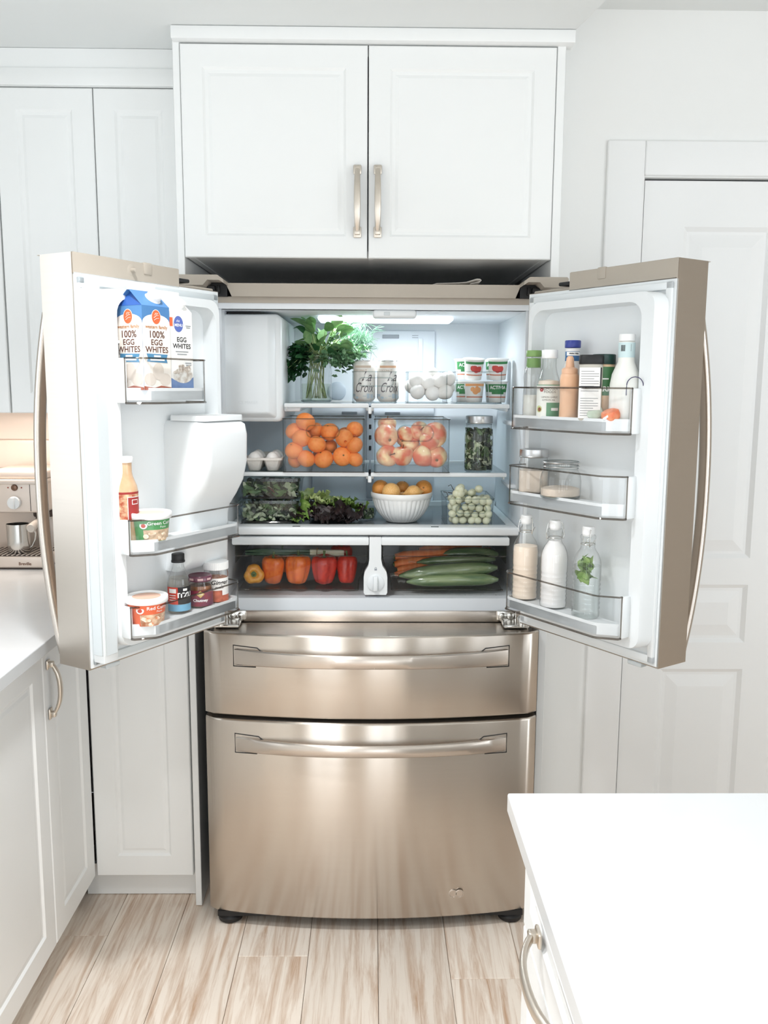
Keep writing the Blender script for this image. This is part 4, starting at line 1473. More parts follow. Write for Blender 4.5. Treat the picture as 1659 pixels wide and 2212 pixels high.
# ---- sparkling water cans in a clear bin
CANW = mat('can_white', (236, 232, 226), .3, .2, var=.02, scale=20)
CANT = mat('can_rim_metal', (205, 205, 205), .3, 1.0)
CANI = mat('can_script_ink', (74, 58, 62), .5)
CANB = mat('can_wave_print', (176, 192, 202), .5)
CANP = mat('can_peach_print', (226, 184, 152), .5)
cz = SH1 + .0045
Yc = .315
cans = [(787, Yc, 'sparkling water can with flowing script, beside the herb jar'), (838, Yc, 'sparkling water can with flowing script, beside the egg bin')]
for k, (px, Y, lb) in enumerate(cans):
    p = at(px, 820, Y)
    r_ = .0325
    h = .120
    t = thing('drink_can', lb, 'can', (p.x, Y, cz), R(-4 + 8 * k), 'sparkling water cans')
    MB().lathe([(.024, .0), (.026, .002), (r_, .010), (r_, h - .014), (.027, h - .003)], 36).build('can_body', CANW, t)
    MB().lathe([(.0272, h - .0035), (.0278, h - .001), (.0272, h), (.025, h - .001), (.0245, h - .004), (0, h - .004)], 36).build('can_top', CANT, t)
    w = MB()
    for q in range(9):
        a = -1.5 + q * .36
        patch(w, r_ + .0002, a, a + .30, .012 + .004 * math.sin(q * 2), .018 + .006 * math.sin(q * 1.3 + 1), 0, 6, 1)
    w.build('wave_print', CANB, t)
    w = MB()
    patch(w, r_ + .0002, -.9, .7, .098, .1045, 0, 10, 1)
    w.build('top_print', CANP if k else mat('can_tan_print', (214, 196, 178), .5), t)
    w = MB()
    text_round(w, 'La', .040, r_ + .0004, .072, .25, shear=.45, sx=.85)
    text_round(w, 'Croix', .040, r_ + .0004, .040, .02, shear=.45, sx=.62)
    w.build('lettering', CANI, t)
    w = MB()
    text_round(w, 'COCONUT', .0085, r_ + .0004, .090, -.35)
    w.build('flavour_lettering', mat('can_pale_ink', (176, 150, 128), .5), t)
x0, x1, _, _ = px_box(761, 863, 0, 866, .275, 0)
bin_box('storage_bin', 'small clear bin holding two sparkling water cans', x0, x1, .272, .44, SH1 + .0012, at(812, 803, .275).z, (at(775, 815, .272).x, at(850, 815, .272).x, at(812, 834, .272).z, at(812, 816, .272).z), edge=2)

# ---- eggs in a clear bin
EGG = mat('egg_shell', (247, 243, 238), .45, var=.012, scale=8, hue_obj=.015)
em = MB().lathe([(0, -1.0)] + [(math.cos(a) * (1 - .12 * math.sin(a)), math.sin(a) * (1.0 if a < 0 else 1.28)) for a in [R(-80 + 10 * i) for i in range(17)]] + [(0, 1.28)], 20).mesh('egg', EGG)


def egg(label, p, group, tilt=None, s_=.0215):
    o = put('egg', em, None, p)
    o.scale = (s_, s_, s_)
    o.rotation_euler = tilt if tilt else (R(rnd.uniform(50, 120)), R(rnd.uniform(-60, 60)), rnd.uniform(0, 6))
    return tag(o, label, 'egg', group)


x0, x1, _, _ = px_box(880, 981, 0, 867, .255, 0)
bin_box('storage_bin', 'clear bin heaped with loose white eggs between the cans and yogurts', x0, x1, .255, .42, SH1 + .0012, at(930, 803, .255).z, edge=2)
eg = [(902, 846, .282), (934, 850, .282), (962, 847, .282), (900, 822, .29), (925, 826, .285), (950, 822, .285), (968, 818, .30), (930, 808, .31), (912, 838, .33), (948, 840, .33), (890, 834, .33), (967, 838, .33)]
lb = ['bottom front egg at the can side of the egg bin', 'bottom front egg in the middle of the egg bin', 'bottom front egg at the yogurt side of the egg bin', 'upper egg at the can side of the egg bin', 'upper egg just inside the front of the egg bin', 'upper egg leaning towards the yogurts in the egg bin', 'highest egg at the yogurt side of the egg bin', 'topmost egg heaped above the others in the egg bin',
      'egg behind the front row on the can side', 'egg behind the front row on the yogurt side', 'egg wedged against the can side wall of the egg bin', 'egg wedged against the yogurt side wall of the egg bin']
for (px, py, Y), l_ in zip(eg, lb):
    p = at(px, py, Y)
    p.z = max(p.z, SH1 + .0262)
    egg(l_, p, 'loose eggs in the clear bin')

# ---- yogurt cups
CUP = mat('yogurt_cup', (244, 243, 240), .35, var=.01)
YG = mat('yogurt_green', (52, 128, 72), .45)
YO = mat('yogurt_orange', (232, 160, 96), .45)
YR = mat('yogurt_strawberry', (206, 72, 66), .45)
YS = mat('yogurt_stripe', (206, 128, 100), .45)


def cup(label, p, rz, flavour, rx=0.0):
    t = thing('yogurt_cup', label, 'yogurt', p, rz, 'yogurt cups in the clear bin', rx=rx)
    g = interp([(0, .0235), (.058, .029)])
    MB().lathe([(.022, 0), (.0235, .002), (g(.012), .012), (g(.055), .055), (.0295, .056), (.0315, .0585), (.0315, .0600)], 30).build('cup_body', CUP, t)
    MB().lathe([(.0325, .0598), (.0328, .0606), (.031, .0612), (0, .0612)], 30).build('foil_lid', PAPER, t)
    q = lambda z: g(z) + .0003
    w = MB()
    patch(w, q, -1.25, 1.25, .014, .0175, 0)
    w.build('stripe', YS, t)
    if flavour == 'name':
        w = MB()
        patch(w, q, -1.2, 1.2, .030, .053, 0)
        patch(w, q, -.7, .7, .024, .031, 0)
        l_ = w.build('label', YG, t)
        w = MB()
        text_round(w, 'ACTIVIA', .0135, lambda z: g(z) + .0007, .043, 0, bold=.0003)
        w.build('lettering', WPRINT, l_)
    else:
        w = MB()
        patch(w, q, -1.3, 1.3, .047, .054, 0)
        w.build('label', YG if flavour == 'berry' else YO, t)
        w = MB()
        for (a, z, r_) in ((-.30, .036, .010), (.25, .034, .010), (-.02, .030, .008)) if flavour == 'berry' else ((-.35, .038, .007), (-.05, .032, .009), (.28, .036, .008), (.1, .041, .006)):
            disc_round(w, g(z) + .0006, a, z, r_)
        w.build('fruit_print', YR if flavour == 'berry' else YO, t)
    return t


yz = SH1 + .0045
Yq = .295
a1, a2 = at(1024, 840, Yq), at(1074, 840, Yq)
cup('yogurt cup with orange fruit print, lower front in the yogurt bin', (a1.x, Yq, yz), R(6), 'peach')
cup('yogurt cup with green name label, lower front in the yogurt bin', (a2.x, Yq, yz), R(-4), 'name')
cup('strawberry yogurt cup stacked over the orange one', (a1.x - .003, Yq + .006, yz + .066), R(12), 'berry', rx=R(8))
cup('strawberry yogurt cup stacked over the named one', (a2.x + .001, Yq + .004, yz + .066), R(-8), 'berry', rx=R(6))
a3, a4 = at(1003, 800, Yq + .075), at(1068, 785, Yq + .085)
cup('yogurt cup tucked behind, its green label showing on the egg side', (a3.x, Yq + .072, yz + .066), R(10), 'name')
cup('yogurt cup at the back by the door side', (a4.x, Yq + .078, yz + .066), R(-10), 'name')
dupes = [(a3.x, Yq + .072, 'lower yogurt cup at the back on the egg side'), (a4.x, Yq + .078, 'lower yogurt cup at the back by the door side')]
for (x, y, l_) in dupes:
    cup(l_, (x, y, yz), 0, 'name')
x0, x1, _, _ = px_box(986, 1106, 0, 868, .255, 0)
bin_box('storage_bin', 'clear bin of stacked yogurt cups on the top shelf', x0, x1, .255, .43, SH1 + .0012, at(1050, 803, .255).z, edge=2)

# ---- egg carton
PULP = mat('pulp_carton', (232, 226, 218), .85, var=.04, scale=80, bump=.3, bscale=150)
ec = at(566, 1015, .20)
k_ = mpp(566, 1000, .21)
t = thing('egg_carton', 'open pulp egg carton under the ice maker on the middle shelf', 'carton', (ec.x, .215, SH2 + .001))
b = MB()
for i in range(2):
    for j in range(5):
        M = Matrix.Translation(((i - .5) * .052, .028 + j * .048, 0))
        b.lathe([(.013, 0), (.016, .002), (.0245, .034), (.0225, .034), (.013, .006), (0, .005)], 14, M=M, mod=lambda a, q: sqmod(4)(a, q) if q in (0, 1) else 1.06 * sqmod(5)(a, q))
o = rrect(-.056, .056, 0, .25, .012, 4)
ii = rrect(-.050, .050, .006, .244, .010, 4)
k = len(o)
b.add([(x, y, .032) for x, y in o] + [(x, y, .038) for x, y in o] + [(x, y, .038) for x, y in ii] + [(x, y, .032) for x, y in ii], [(j * k + i, j * k + (i + 1) % k, (j + 1) * k + (i + 1) % k, (j + 1) * k + i) for j in range(3) for i in range(k)])
b.build('carton_tray', PULP, t)
for i in range(2):
    for j in range(3):
        egg(['front egg on the ice-maker side', 'front egg on the mandarin side', 'second egg on the ice-maker side', 'second egg on the mandarin side', 'third egg on the ice-maker side', 'third egg on the mandarin side'][j * 2 + i] + ' of the pulp carton', (ec.x + (i - .5) * .052, .215 + .028 + j * .048, SH2 + .028), 'eggs in the pulp carton', (R(8), R(5), rnd.uniform(0, 6)), .0215)

# ---- lowest shelf: glass containers of salad
SZ = SH3 - .001


def food_box(label, x0, x1, y0, y1, z0, h):
    t = thing('glass_container', label, 'container', ((x0 + x1) / 2, (y0 + y1) / 2, z0), 0, 'stacked salad containers')
    wx, wy = (x1 - x0) / 2, (y1 - y0) / 2
    o1, o2 = rrect(-wx + .010, wx - .010, -wy + .010, wy - .010, .02), rrect(-wx + .004, wx - .004, -wy + .004, wy - .004, .02)
    k = len(o1)
    v = [(x, y, 0) for x, y in o1] + [(x, y, h - .012) for x, y in o2]
    MB().add(v, [tuple(range(k - 1, -1, -1))] + [(i, (i + 1) % k, k + (i + 1) % k, k + i) for i in range(k)]).build('glass_body', JARG, t)
    lp = [(x, y, .002) for x, y in o1]
    MB().tube(lp + lp[:1], .002, 6).build('base_edge', EDGE, t)
    o3 = rrect(-wx, wx, -wy, wy, .022)
    i3 = rrect(-wx + .012, wx - .012, -wy + .012, wy - .012, .018)
    v = [(x, y, h - .012) for x, y in o3] + [(x, y, h - .003) for x, y in o3] + [(x, y, h) for x, y in i3] + [(x, y, h - .004) for x, y in i3]
    f = [(j * k + i, j * k + (i + 1) % k, (j + 1) * k + (i + 1) % k, (j + 1) * k + i) for j in range(2) for i in range(k)] + [tuple(range(2 * k, 3 * k))]
    MB().add(v, f).build('lid', glassmat('lid_plastic_%d' % len(MATS), (.70, .76, .74), 1.5, .15, 1.6), t)
    return t


xa, xb = at(512, 1120, .20).x, at(648, 1120, .20).x
zl = at(570, 1079, .20).z - SZ
zu = at(570, 1030, .20).z - SZ - zl
food_box('lower glass salad container on the bottom shelf beside the lettuce', xa, xb, .19, .37, SZ + .001, zl)
food_box('upper glass salad container stacked under the egg carton shelf', xa + .004, xb + .004, .19, .37, SZ + .002 + zl, zu - .003)
cx = (xa + xb) / 2
bw = (xb - xa) / 2 - .014
leaf_mass('salad_greens', 'pale shredded salad inside the lower glass container', 'greens', (cx, .28, SZ + .005), (bw, .074, zl - .022, False), 620, .018, [(SALW, 6), (SALM, 2), (SALD, 1.5)], 31)
leaf_mass('salad_greens', 'dark salad leaves inside the upper glass container', 'greens', (cx + .004, .28, SZ + .006 + zl), (bw, .074, zu - .026, False), 330, .030, [(SALD, 4), (SALM, 3), (SALW, 2.2), (SALR, .8)], 32)

# ---- lettuce: every leaf a ruffled sheet of its own
LGR = mat('lettuce_green', (156, 184, 98), .5, var=.12, scale=30, c2=(112, 150, 66), hue_obj=.15, sss=.05)
LPL = mat('lettuce_pale', (206, 216, 160), .5, var=.1, scale=30, c2=(170, 190, 112), hue_obj=.1, sss=.05)
LRD = mat('lettuce_dark_red', (52, 34, 34), .5, var=.2, scale=30, c2=(30, 24, 24), hue_obj=.3)


def lettuce_leaf(seed, W, L_, ruff):
    r = random.Random(seed)
    ph = [r.uniform(0, 6) for _ in range(4)]
    nu, nv = 24, 8
    v, f = [], []
    for j in range(nv + 1):
        q = j / nv
        for i in range(nu + 1):
            a = -1 + 2 * i / nu
            w = W * (.25 + .75 * math.sin(PI * (.12 + .62 * q)))
            e = max(abs(a), q) ** 3
            wob = ruff * e * (math.sin(a * 11 + ph[0] + q * 4) + .7 * math.sin(a * 19 + ph[1]) + .6 * math.sin(q * 17 + ph[2] + a * 3))
            x = a * w + .3 * wob * math.sin(q * 13 + ph[3])
            y = L_ * q * (1 - .18 * a * a)
            z = wob + .35 * W * a * a - .25 * L_ * q * q
            v.append((x, y, z))
    for j in range(nv):
        for i in range(nu):
            k = j * (nu + 1) + i
            f.append((k, k + 1, k + nu + 2, k + nu + 1))
    return MB().add(v, f, 0, True)


t = thing('lettuce_head', 'loose head of green and dark red lettuce lying on the bottom shelf', 'lettuce', (0, 0, 0))
r = random.Random(5)
lp = [(690, 1072, .30, LPL, 1), (672, 1070, .29, LPL, 1), (712, 1075, .29, LPL, 1), (735, 1080, .29, LGR, 1), (755, 1085, .28, LGR, 1), (768, 1092, .27, LGR, 1), (720, 1090, .25, LGR, 1), (740, 1095, .24, LGR, 1), (700, 1085, .25, LPL, 1), (775, 1105, .26, LGR, 1), (670, 1085, .27, LGR, 1),
      (660, 1098, .24, LRD, 0), (675, 1112, .21, LRD, 0), (690, 1102, .23, LRD, 0), (700, 1122, .19, LRD, 0), (722, 1116, .20, LRD, 0), (745, 1118, .21, LRD, 0), (765, 1120, .23, LRD, 0), (650, 1115, .22, LRD, 0), (712, 1130, .17, LRD, 0), (735, 1128, .18, LRD, 0), (655, 1122, .20, LGR, 0), (685, 1132, .17, LRD, 0), (760, 1128, .20, LRD, 0), (648, 1105, .23, LGR, 0)]
for k, (px, py, Y, m_, up_) in enumerate(lp):
    p = at(px, py, Y)
    s_ = r.uniform(.028, .040)
    me = lettuce_leaf(100 + k, s_, s_ * 1.3, .006).mesh('leaf', m_, fix=False)
    d = Vector((r.gauss(0, .5), -.9, r.uniform(.2, 1.0) if up_ else r.uniform(-.2, .5)))
    o = put('leaf', me, t)
    M_ = frame_to(p, d, r.uniform(-.7, .7)) @ Matrix.Translation((0, -s_ * .6, 0))
    o.matrix_local = M_
    lo = min((M_ @ v.co).z for v in me.vertices)
    if lo < SZ + .004:
        o.matrix_local = Matrix.Translation((0, 0, SZ + .004 - lo)) @ M_
MB().rbox((at(665, 1120, .26).x, .24, SZ + .004), (at(760, 1120, .26).x, .36, SZ + .05), .02, 4).build('heart', LRD, t)

# glass dish of leaves behind the bowl
p = at(790, 1118, .27)
t = thing('glass_dish', 'small glass dish of dark leaves between the lettuce and the white bowl', 'dish', (p.x, .27, SZ + .001))
MB().lathe([(.018, 0), (.022, .002), (.030, .016), (.033, .034), (.0315, .034), (.028, .017), (.020, .005), (0, .004)], 28).build('glass_body', JARG, t)
leaf_mass('dish_leaves', '', '', (0, 0, .004), (.024, .024, .026, True), 60, .02, [(SALD, 4), (SALW, 2), (SALM, 2)], 44, parent=t)['kind'] = 'stuff'

# ---- ribbed bowl and citrus
BOWL = mat('white_ceramic', (243, 243, 241), .25, var=.006)
bp_ = at(868, 1134, .215)
kb = mpp(868, 1110, .215)
BR, BH = 67.5 * kb, 64 * kb
t = thing('bowl', 'white ceramic bowl with vertical ribs holding citrus fruit', 'bowl', (bp_.x, .215 + BR * .45, SZ + .0012))
g = [(.50, 0), (.52, .03), (.60, .09), (.76, .28), (.88, .52), (.945, .76), (.955, .80), (.985, .83), (1.0, .90), (1.0, .97), (.985, 1.0), (.955, 1.0), (.93, .95), (.87, .62), (.70, .25), (.50, .08), (0, .07)]
MB().lathe([(a * BR, b * BH) for a, b in g], 216, mod=lambda a, i: 1 + (.030 * abs(math.sin(a * 18)) - .022 if 0 < i < 6 else 0)).build('bowl_body', BOWL, t)
CIT = mat('citrus_peel', (240, 196, 132), .4, var=.05, scale=9, c2=(230, 172, 96), bump=.2, bscale=120, hue_obj=.08, sss=.05)
CITO = mat('citrus_peel_deep', (226, 158, 80), .42, var=.05, scale=9, c2=(212, 138, 62), bump=.2, bscale=120, hue_obj=.05)
rd = [(0, -1)] + [(math.cos(a), math.sin(a)) for a in [R(-80 + 10 * i) for i in range(17)]] + [(0, 1)]
rdm = [MB().lathe(rd, 22).mesh('peel', m_) for m_ in (CIT, CITO)]
lem = MB().lathe([(0, -1.42), (.12, -1.36), (.20, -1.22), (.45, -1.0)] + [(math.cos(a), math.sin(a) * 1.05) for a in [R(-55 + 11 * i) for i in range(11)]] + [(.42, 1.02), (.16, 1.24), (.10, 1.38), (0, 1.42)], 22).mesh('peel', CIT)
tip = MB().lathe([(.09, .98), (.11, 1.01), (0, 1.03)], 8).mesh('stem_scar', SCAR)
Yb = bp_.y + BR * .45
for (px, py, r_, Y, m_, rot, lb) in [(822, 1055, 18.5, Yb - .012, rdm[1], (R(60), 0, 1), 'deep orange citrus at the middle-rail side of the white bowl'), (845, 1063, 20, Yb - .045, rdm[0], (R(80), R(20), 2), 'pale round citrus at the front of the white bowl'), (869, 1055, 16, Yb + .03, rdm[1], (R(20), 0, 1), 'deep orange citrus at the back of the white bowl'),
                                     (893, 1064, 16, Yb - .040, lem, (0, R(84), R(8)), 'pale lemon lying lengthwise at the front of the white bowl'), (915, 1056, 19, Yb - .005, rdm[1], (R(75), R(-15), 0), 'deep orange citrus with its scar forward in the white bowl'), (872, 1082, 20, Yb - .005, rdm[0], (0, 0, 0), 'citrus buried in the middle of the white bowl')]:
    p = at(px, py, Y)
    rr = r_ * mpp(px, py, Y)
    t = thing('citrus_fruit', lb, 'fruit', p, 0, 'citrus in the white bowl')
    t.scale = (rr, rr, rr)
    t.rotation_euler = rot
    put('peel', m_, t)
    put('stem_scar', tip, t)

# ---- grapes
GRAPE = mat('green_grape', (222, 222, 198), .3, var=.05, scale=9, c2=(202, 204, 172), hue_obj=.10, sss=.15, coat=.2)
gx0, gx1 = at(962, 1136, .155).x, at(1067, 1136, .155).x
gzt = at(1015, 1078, .155).z
bin_box('storage_bin', 'small clear bin of pale green grapes beside the white bowl', gx0, gx1, .155, .345, SZ + .001, gzt, (at(985, 1105, .155).x, at(1050, 1105, .155).x, at(1015, 1109, .155).z, at(1015, 1092, .155).z), taper=.004, edge=2)
gm = MB().lathe([(0, -1.08)] + [(math.cos(a), math.sin(a) * 1.1) for a in [R(-75 + 15 * i) for i in range(11)]] + [(0, 1.08)], 14).mesh('grape', GRAPE)
r = random.Random(3)
gr = .0106
n_g = 0
W__ = gx1 - gx0 - .022
for lay in range(4):
    zz = SZ + .004 + gr + lay * gr * 1.78
    for iy in range(4):
        for ix in range(6 if (iy + lay) % 2 else 5):
            x = gx0 + .012 + gr * .6 + W__ * (ix + (.1 if (iy + lay) % 2 else .6)) / 5.4 + r.uniform(-.0025, .0025)
            y = .155 + .013 + iy * gr * 2.0 + (.004 if lay == 4 else 0)
            x = min(max(x, gx0 + .0145), gx1 - .0145)
            if lay < 3 and iy > 1:
                continue
            o = put('grape', gm, None, (x + r.uniform(-.002, .002) * (0 < ix < 5), y + r.uniform(0, .004), zz + r.uniform(-.003, .003) * (lay > 0)))
            o.scale = [gr * r.uniform(.86, 1.1)] * 3
            o.rotation_euler = (r.uniform(0, 3), r.uniform(0, 3), r.uniform(0, 6))
            tag(o, 'small pale green grape in the clear bin beside the white bowl', 'grape', 'grapes in the clear bin')
            n_g += 1
for k in range(13):
    x = gx0 + .03 + r.random() * (W__ - .045)
    o = put('grape', gm, None, (x, .17 + (k % 3) * .02 + r.random() * .006, SZ + .004 + gr * (8.1 if k < 9 else 9.4) + r.uniform(-.002, .002)))
    o.scale = [gr * r.uniform(.86, 1.1)] * 3
    o.rotation_euler = (r.uniform(0, 3), r.uniform(0, 3), r.uniform(0, 6))
    tag(o, 'small pale green grape in the clear bin beside the white bowl', 'grape', 'grapes in the clear bin')
pts = [at(968, 1050, .2), at(974, 1047, .2), at(978, 1055, .2), at(985, 1066, .2)]
sg = MB().tube(pts, .0011, 6).tube([at(958, 1062, .19), at(965, 1064, .19), at(968, 1072, .19), at(962, 1074, .19)], .0011, 6).tube([at(968, 1064, .19), at(985, 1066, .2), at(1010, 1080, .21)], .0013, 6)
tag(sg.build('grape_stalk', mat('dark_stalk', (62, 52, 40), .8)), 'bare dark grape stalk sticking up from the grape bin', 'stalk')

# ---- crispers: peppers
def pepper_mesh(matl, lobes, seed):
    r = random.Random(seed)
    ph = r.uniform(0, 3)
    pr = [(0, -.80), (.22, -.90), (.45, -.92), (.66, -.82), (.80, -.55), (.90, -.15), (.98, .25), (1.0, .55), (.92, .82), (.74, .96), (.50, .98), (.30, .86), (.12, .74), (0, .72)]
    return MB().lathe(pr, 36, mod=lambda a, i: 1 - .16 * abs(math.cos(lobes * a / 2 + ph)) ** 6 * (1.0 if i < 11 else .5) + .02 * math.sin(a + i * .3)).mesh('pepper_skin', matl)


def pmat(n, a, b):
    return mat(n, a, .28, var=.05, scale=4, c2=b, coat=.4, sss=.04)


PY, PO, PRd = pmat('pepper_yellow', (232, 168, 62), (220, 140, 44)), pmat('pepper_orange', (240, 124, 42), (226, 98, 30)), pmat('pepper_red', (216, 62, 44), (190, 40, 34))
PST = mat('pepper_stem', (92, 116, 62), .6, var=.1)
stp = MB().lathe([(.34, .74), (.30, .84), (.14, .86), (.10, .92)], 12, mod=lambda a, i: 1 + (.2 * math.cos(5 * a) if i < 2 else 0)).tube([(0, 0, .86), (.01, .02, 1.1), (.06, .05, 1.32)], [.10, .085, .11], 8).mesh('stem', PST)
CZ = .9395
for (px, py, w, h, Y, m_, rot, lb) in [(549, 1241, 45, 47, .185, PY, (R(76), R(-20), R(10)), 'yellow bell pepper lying with its stem towards the front'), (590, 1236, 50, 62, .20, PO, (R(6), 0, .4), 'upright orange bell pepper beside the yellow one'), (643, 1236, 56, 64, .20, PO, (R(5), R(3), 1.9), 'upright orange bell pepper beside the red peppers'),
                                       (700, 1235, 56, 64, .20, PRd, (R(4), R(-3), .9), 'upright red bell pepper in the middle of the crisper'), (749, 1238, 46, 62, .205, PRd, (R(10), R(8), 2.4), 'dark red bell pepper at the end of the row by the dial'), (610, 1212, 46, 50, .29, PO, (0, 0, 1), 'orange bell pepper half hidden behind the front row'), (738, 1205, 50, 56, .30, PRd, (0, 0, 2), 'red bell pepper half hidden behind the front row')]:
    p = at(px, py, Y)
    k = mpp(px, py, Y)
    t = thing('bell_pepper', lb, 'pepper', p, 0, 'bell peppers in the crisper')
    t.scale = (w * k / 2, w * k / 2, h * k / 2)
    if rot[0] > 1:
        t.scale = (w * k / 2, w * k / 2, w * k / 2)
    t.location.z = max(p.z, CZ + (h * k / 2) * .94 + .001)
    t.rotation_euler = rot
    put('pepper_skin', pepper_mesh(m_, 4 if w > 50 else 3, int(px)), t)
    put('stem', stp, t)
# leeks
LKW, LKG = mat('leek_white', (232, 232, 208), .45, var=.06, scale=20, stretch=(1, 8, 8)), mat('leek_green', (88, 118, 92), .5, var=.2, scale=20, c2=(52, 82, 66), stretch=(1, 8, 8))
for k in range(6):
    y = .225 + .011 * (k % 3)
    z0 = at(740, 1190 + 6 * (k // 3) + 1.5 * (k % 3), .24).z
    t = thing('spring_onion', 'spring onion with white root end, %s of the bundle behind the peppers' % ['front top', 'middle top', 'rear top', 'front bottom', 'middle bottom', 'rear bottom'][k], 'onion', (0, 0, 0), 0, 'bundle of spring onions')
    xr, xl = at(743 - 2 * (k % 3), 1195, y).x, at(530, 1195, y).x
    zz = z0
    MB().tube([(xr, y, zz), (xr - .01, y, zz), (xr - .06, y, zz + .001), (xr - .10, y, zz + .003)], [.0050, .0062, .0056, .0050], 10).build('white_shank', LKW, t)
    MB().tube([(xr - .099, y, zz + .003), (xr - .15, y, zz + .003), (xl + .05, y, zz + .004), (xl, y + .004, zz + .001)], [.0051, .0060, .0085, .0035], 8, flat=(.8, 1.2)).build('green_top', LKG, t)
tag(MB().tube([at(685, 1184, .215), at(684, 1196, .209), at(686, 1207, .215), at(687, 1207, .26), at(686, 1184, .26), at(685, 1184, .215)], .0014, 6).build('rubber_band', mat('band', (150, 128, 96), .6)), 'thin band round the spring onion bundle in the crisper', 'band')

# ---- carrots and cucumbers
CAR = mat('carrot_skin', (244, 146, 82), .45, var=.08, scale=8, c2=(234, 120, 58), stretch=(14, 1, 1), hue_obj=.08)
CUC = mat('cucumber_skin', (160, 176, 128), .4, var=.15, scale=8, c2=(98, 128, 84), stretch=(1.2, 10, 10), hue_obj=.1)
CUCT = mat('cucumber_tip', (150, 164, 110), .5)
WRAP = glassmat('plastic_wrap', (.93, .95, .94), 1.6, .12, 1.5)
for k, (xa_, ya_, xb_, yb_, Y, r_, lb) in enumerate([(853, 1203, 1060, 1187, .262, 12, 'thick carrot lying highest in the crisper'), (852, 1219, 1000, 1198, .24, 11, 'carrot just under the thick one'), (858, 1231, 960, 1214, .222, 8.5, 'carrot end peeping out above the cucumbers'), (852, 1240, 940, 1228, .215, 6.5, 'small carrot end beside the crisper post'), (918, 1210, 990, 1203, .24, 6, 'thin carrot tip behind the cucumber wrap'), (905, 1188, 1040, 1182, .30, 9, 'carrot at the back under the drawer rail')]):
    a, b = at(xa_, ya_, Y), at(xb_, yb_, Y + .03)
    k_ = mpp(xa_, ya_, Y) * r_
    t = thing('carrot', lb, 'carrot', (0, 0, 0), 0, 'carrots in the crisper')
    ps, rs = [], []
    for i in range(13):
        q = i / 12
        ps.append(a.lerp(b, q))
        rs.append(k_ * ((.55 if i == 0 else .9 if i == 1 else 1.0) - .72 * max(0, q - .1) ** 1.2) * (1 + .03 * math.sin(i * 2.3)))
    MB().tube(ps, rs, 14).build('root', CAR, t)
    MB().tube([a - (b - a) * .004, a - (b - a) * .016], [k_ * .45, k_ * .3], 8).build('crown_end', PST, t)
for k, (xa_, ya_, xb_, yb_, Y, r_, lb) in enumerate([(862, 1244, 1074, 1226, .185, 15.5, 'upper shrink-wrapped cucumber at the front of the crisper'), (878, 1257, 1076, 1252, .168, 13.5, 'lower shrink-wrapped cucumber at the front of the crisper'), (950, 1199, 1076, 1197, .27, 13, 'dark wrapped cucumber at the back beside the carrots'), (900, 1215, 1070, 1208, .235, 10, 'dark cucumber between the carrots and the front pair')]):
    a, b = at(xa_, ya_, Y), at(xb_, yb_, Y + .008)
    k_ = mpp(xa_, ya_, Y) * r_
    t = thing('cucumber', lb, 'cucumber', (0, 0, 0), 0, 'cucumbers in the crisper')
    rr = [.15, .55, .80, .94, 1, 1, 1.02, 1, 1, .98, .92, .70, .25]
    ps = [a.lerp(b, i / 12) + Vector((0, 0, .003 * math.sin(PI * i / 12))) for i in range(13)]
    MB().tube(ps, [k_ * q for q in rr], 20).build('skin', CUC, t)
    w = MB()
    w.tube(ps, [k_ * (q * 1.05 + .05) for q in rr], 22)
    r = random.Random(k)
    w.v = [(x + r.gauss(0, .0006), y + r.gauss(0, .0006), z + r.gauss(0, .0006)) for x, y, z in w.v]
    e = a - (b - a).normalized() * .004
    w.tube([e, e - (b - a).normalized() * .012 + Vector((0, 0, .004)), e - (b - a).normalized() * .02 + Vector((0, 0, .001))], [k_ * .4, k_ * .25, k_ * .42], 9)
    w.build('plastic_wrap', WRAP, t)

# ================================================================== things in the door bins


def cap_ribs(mb, r, z0, z1, n=40, M=None, mi=0):
    mb.lathe([(r * .97, z0), (r, z0 + .001), (r, z1 - .0015), (r * .94, z1), (0, z1)], n * 2, mi, M, mod=lambda a, i: 1 + (.012 * math.cos(a * n) if 0 < i < 3 else 0))


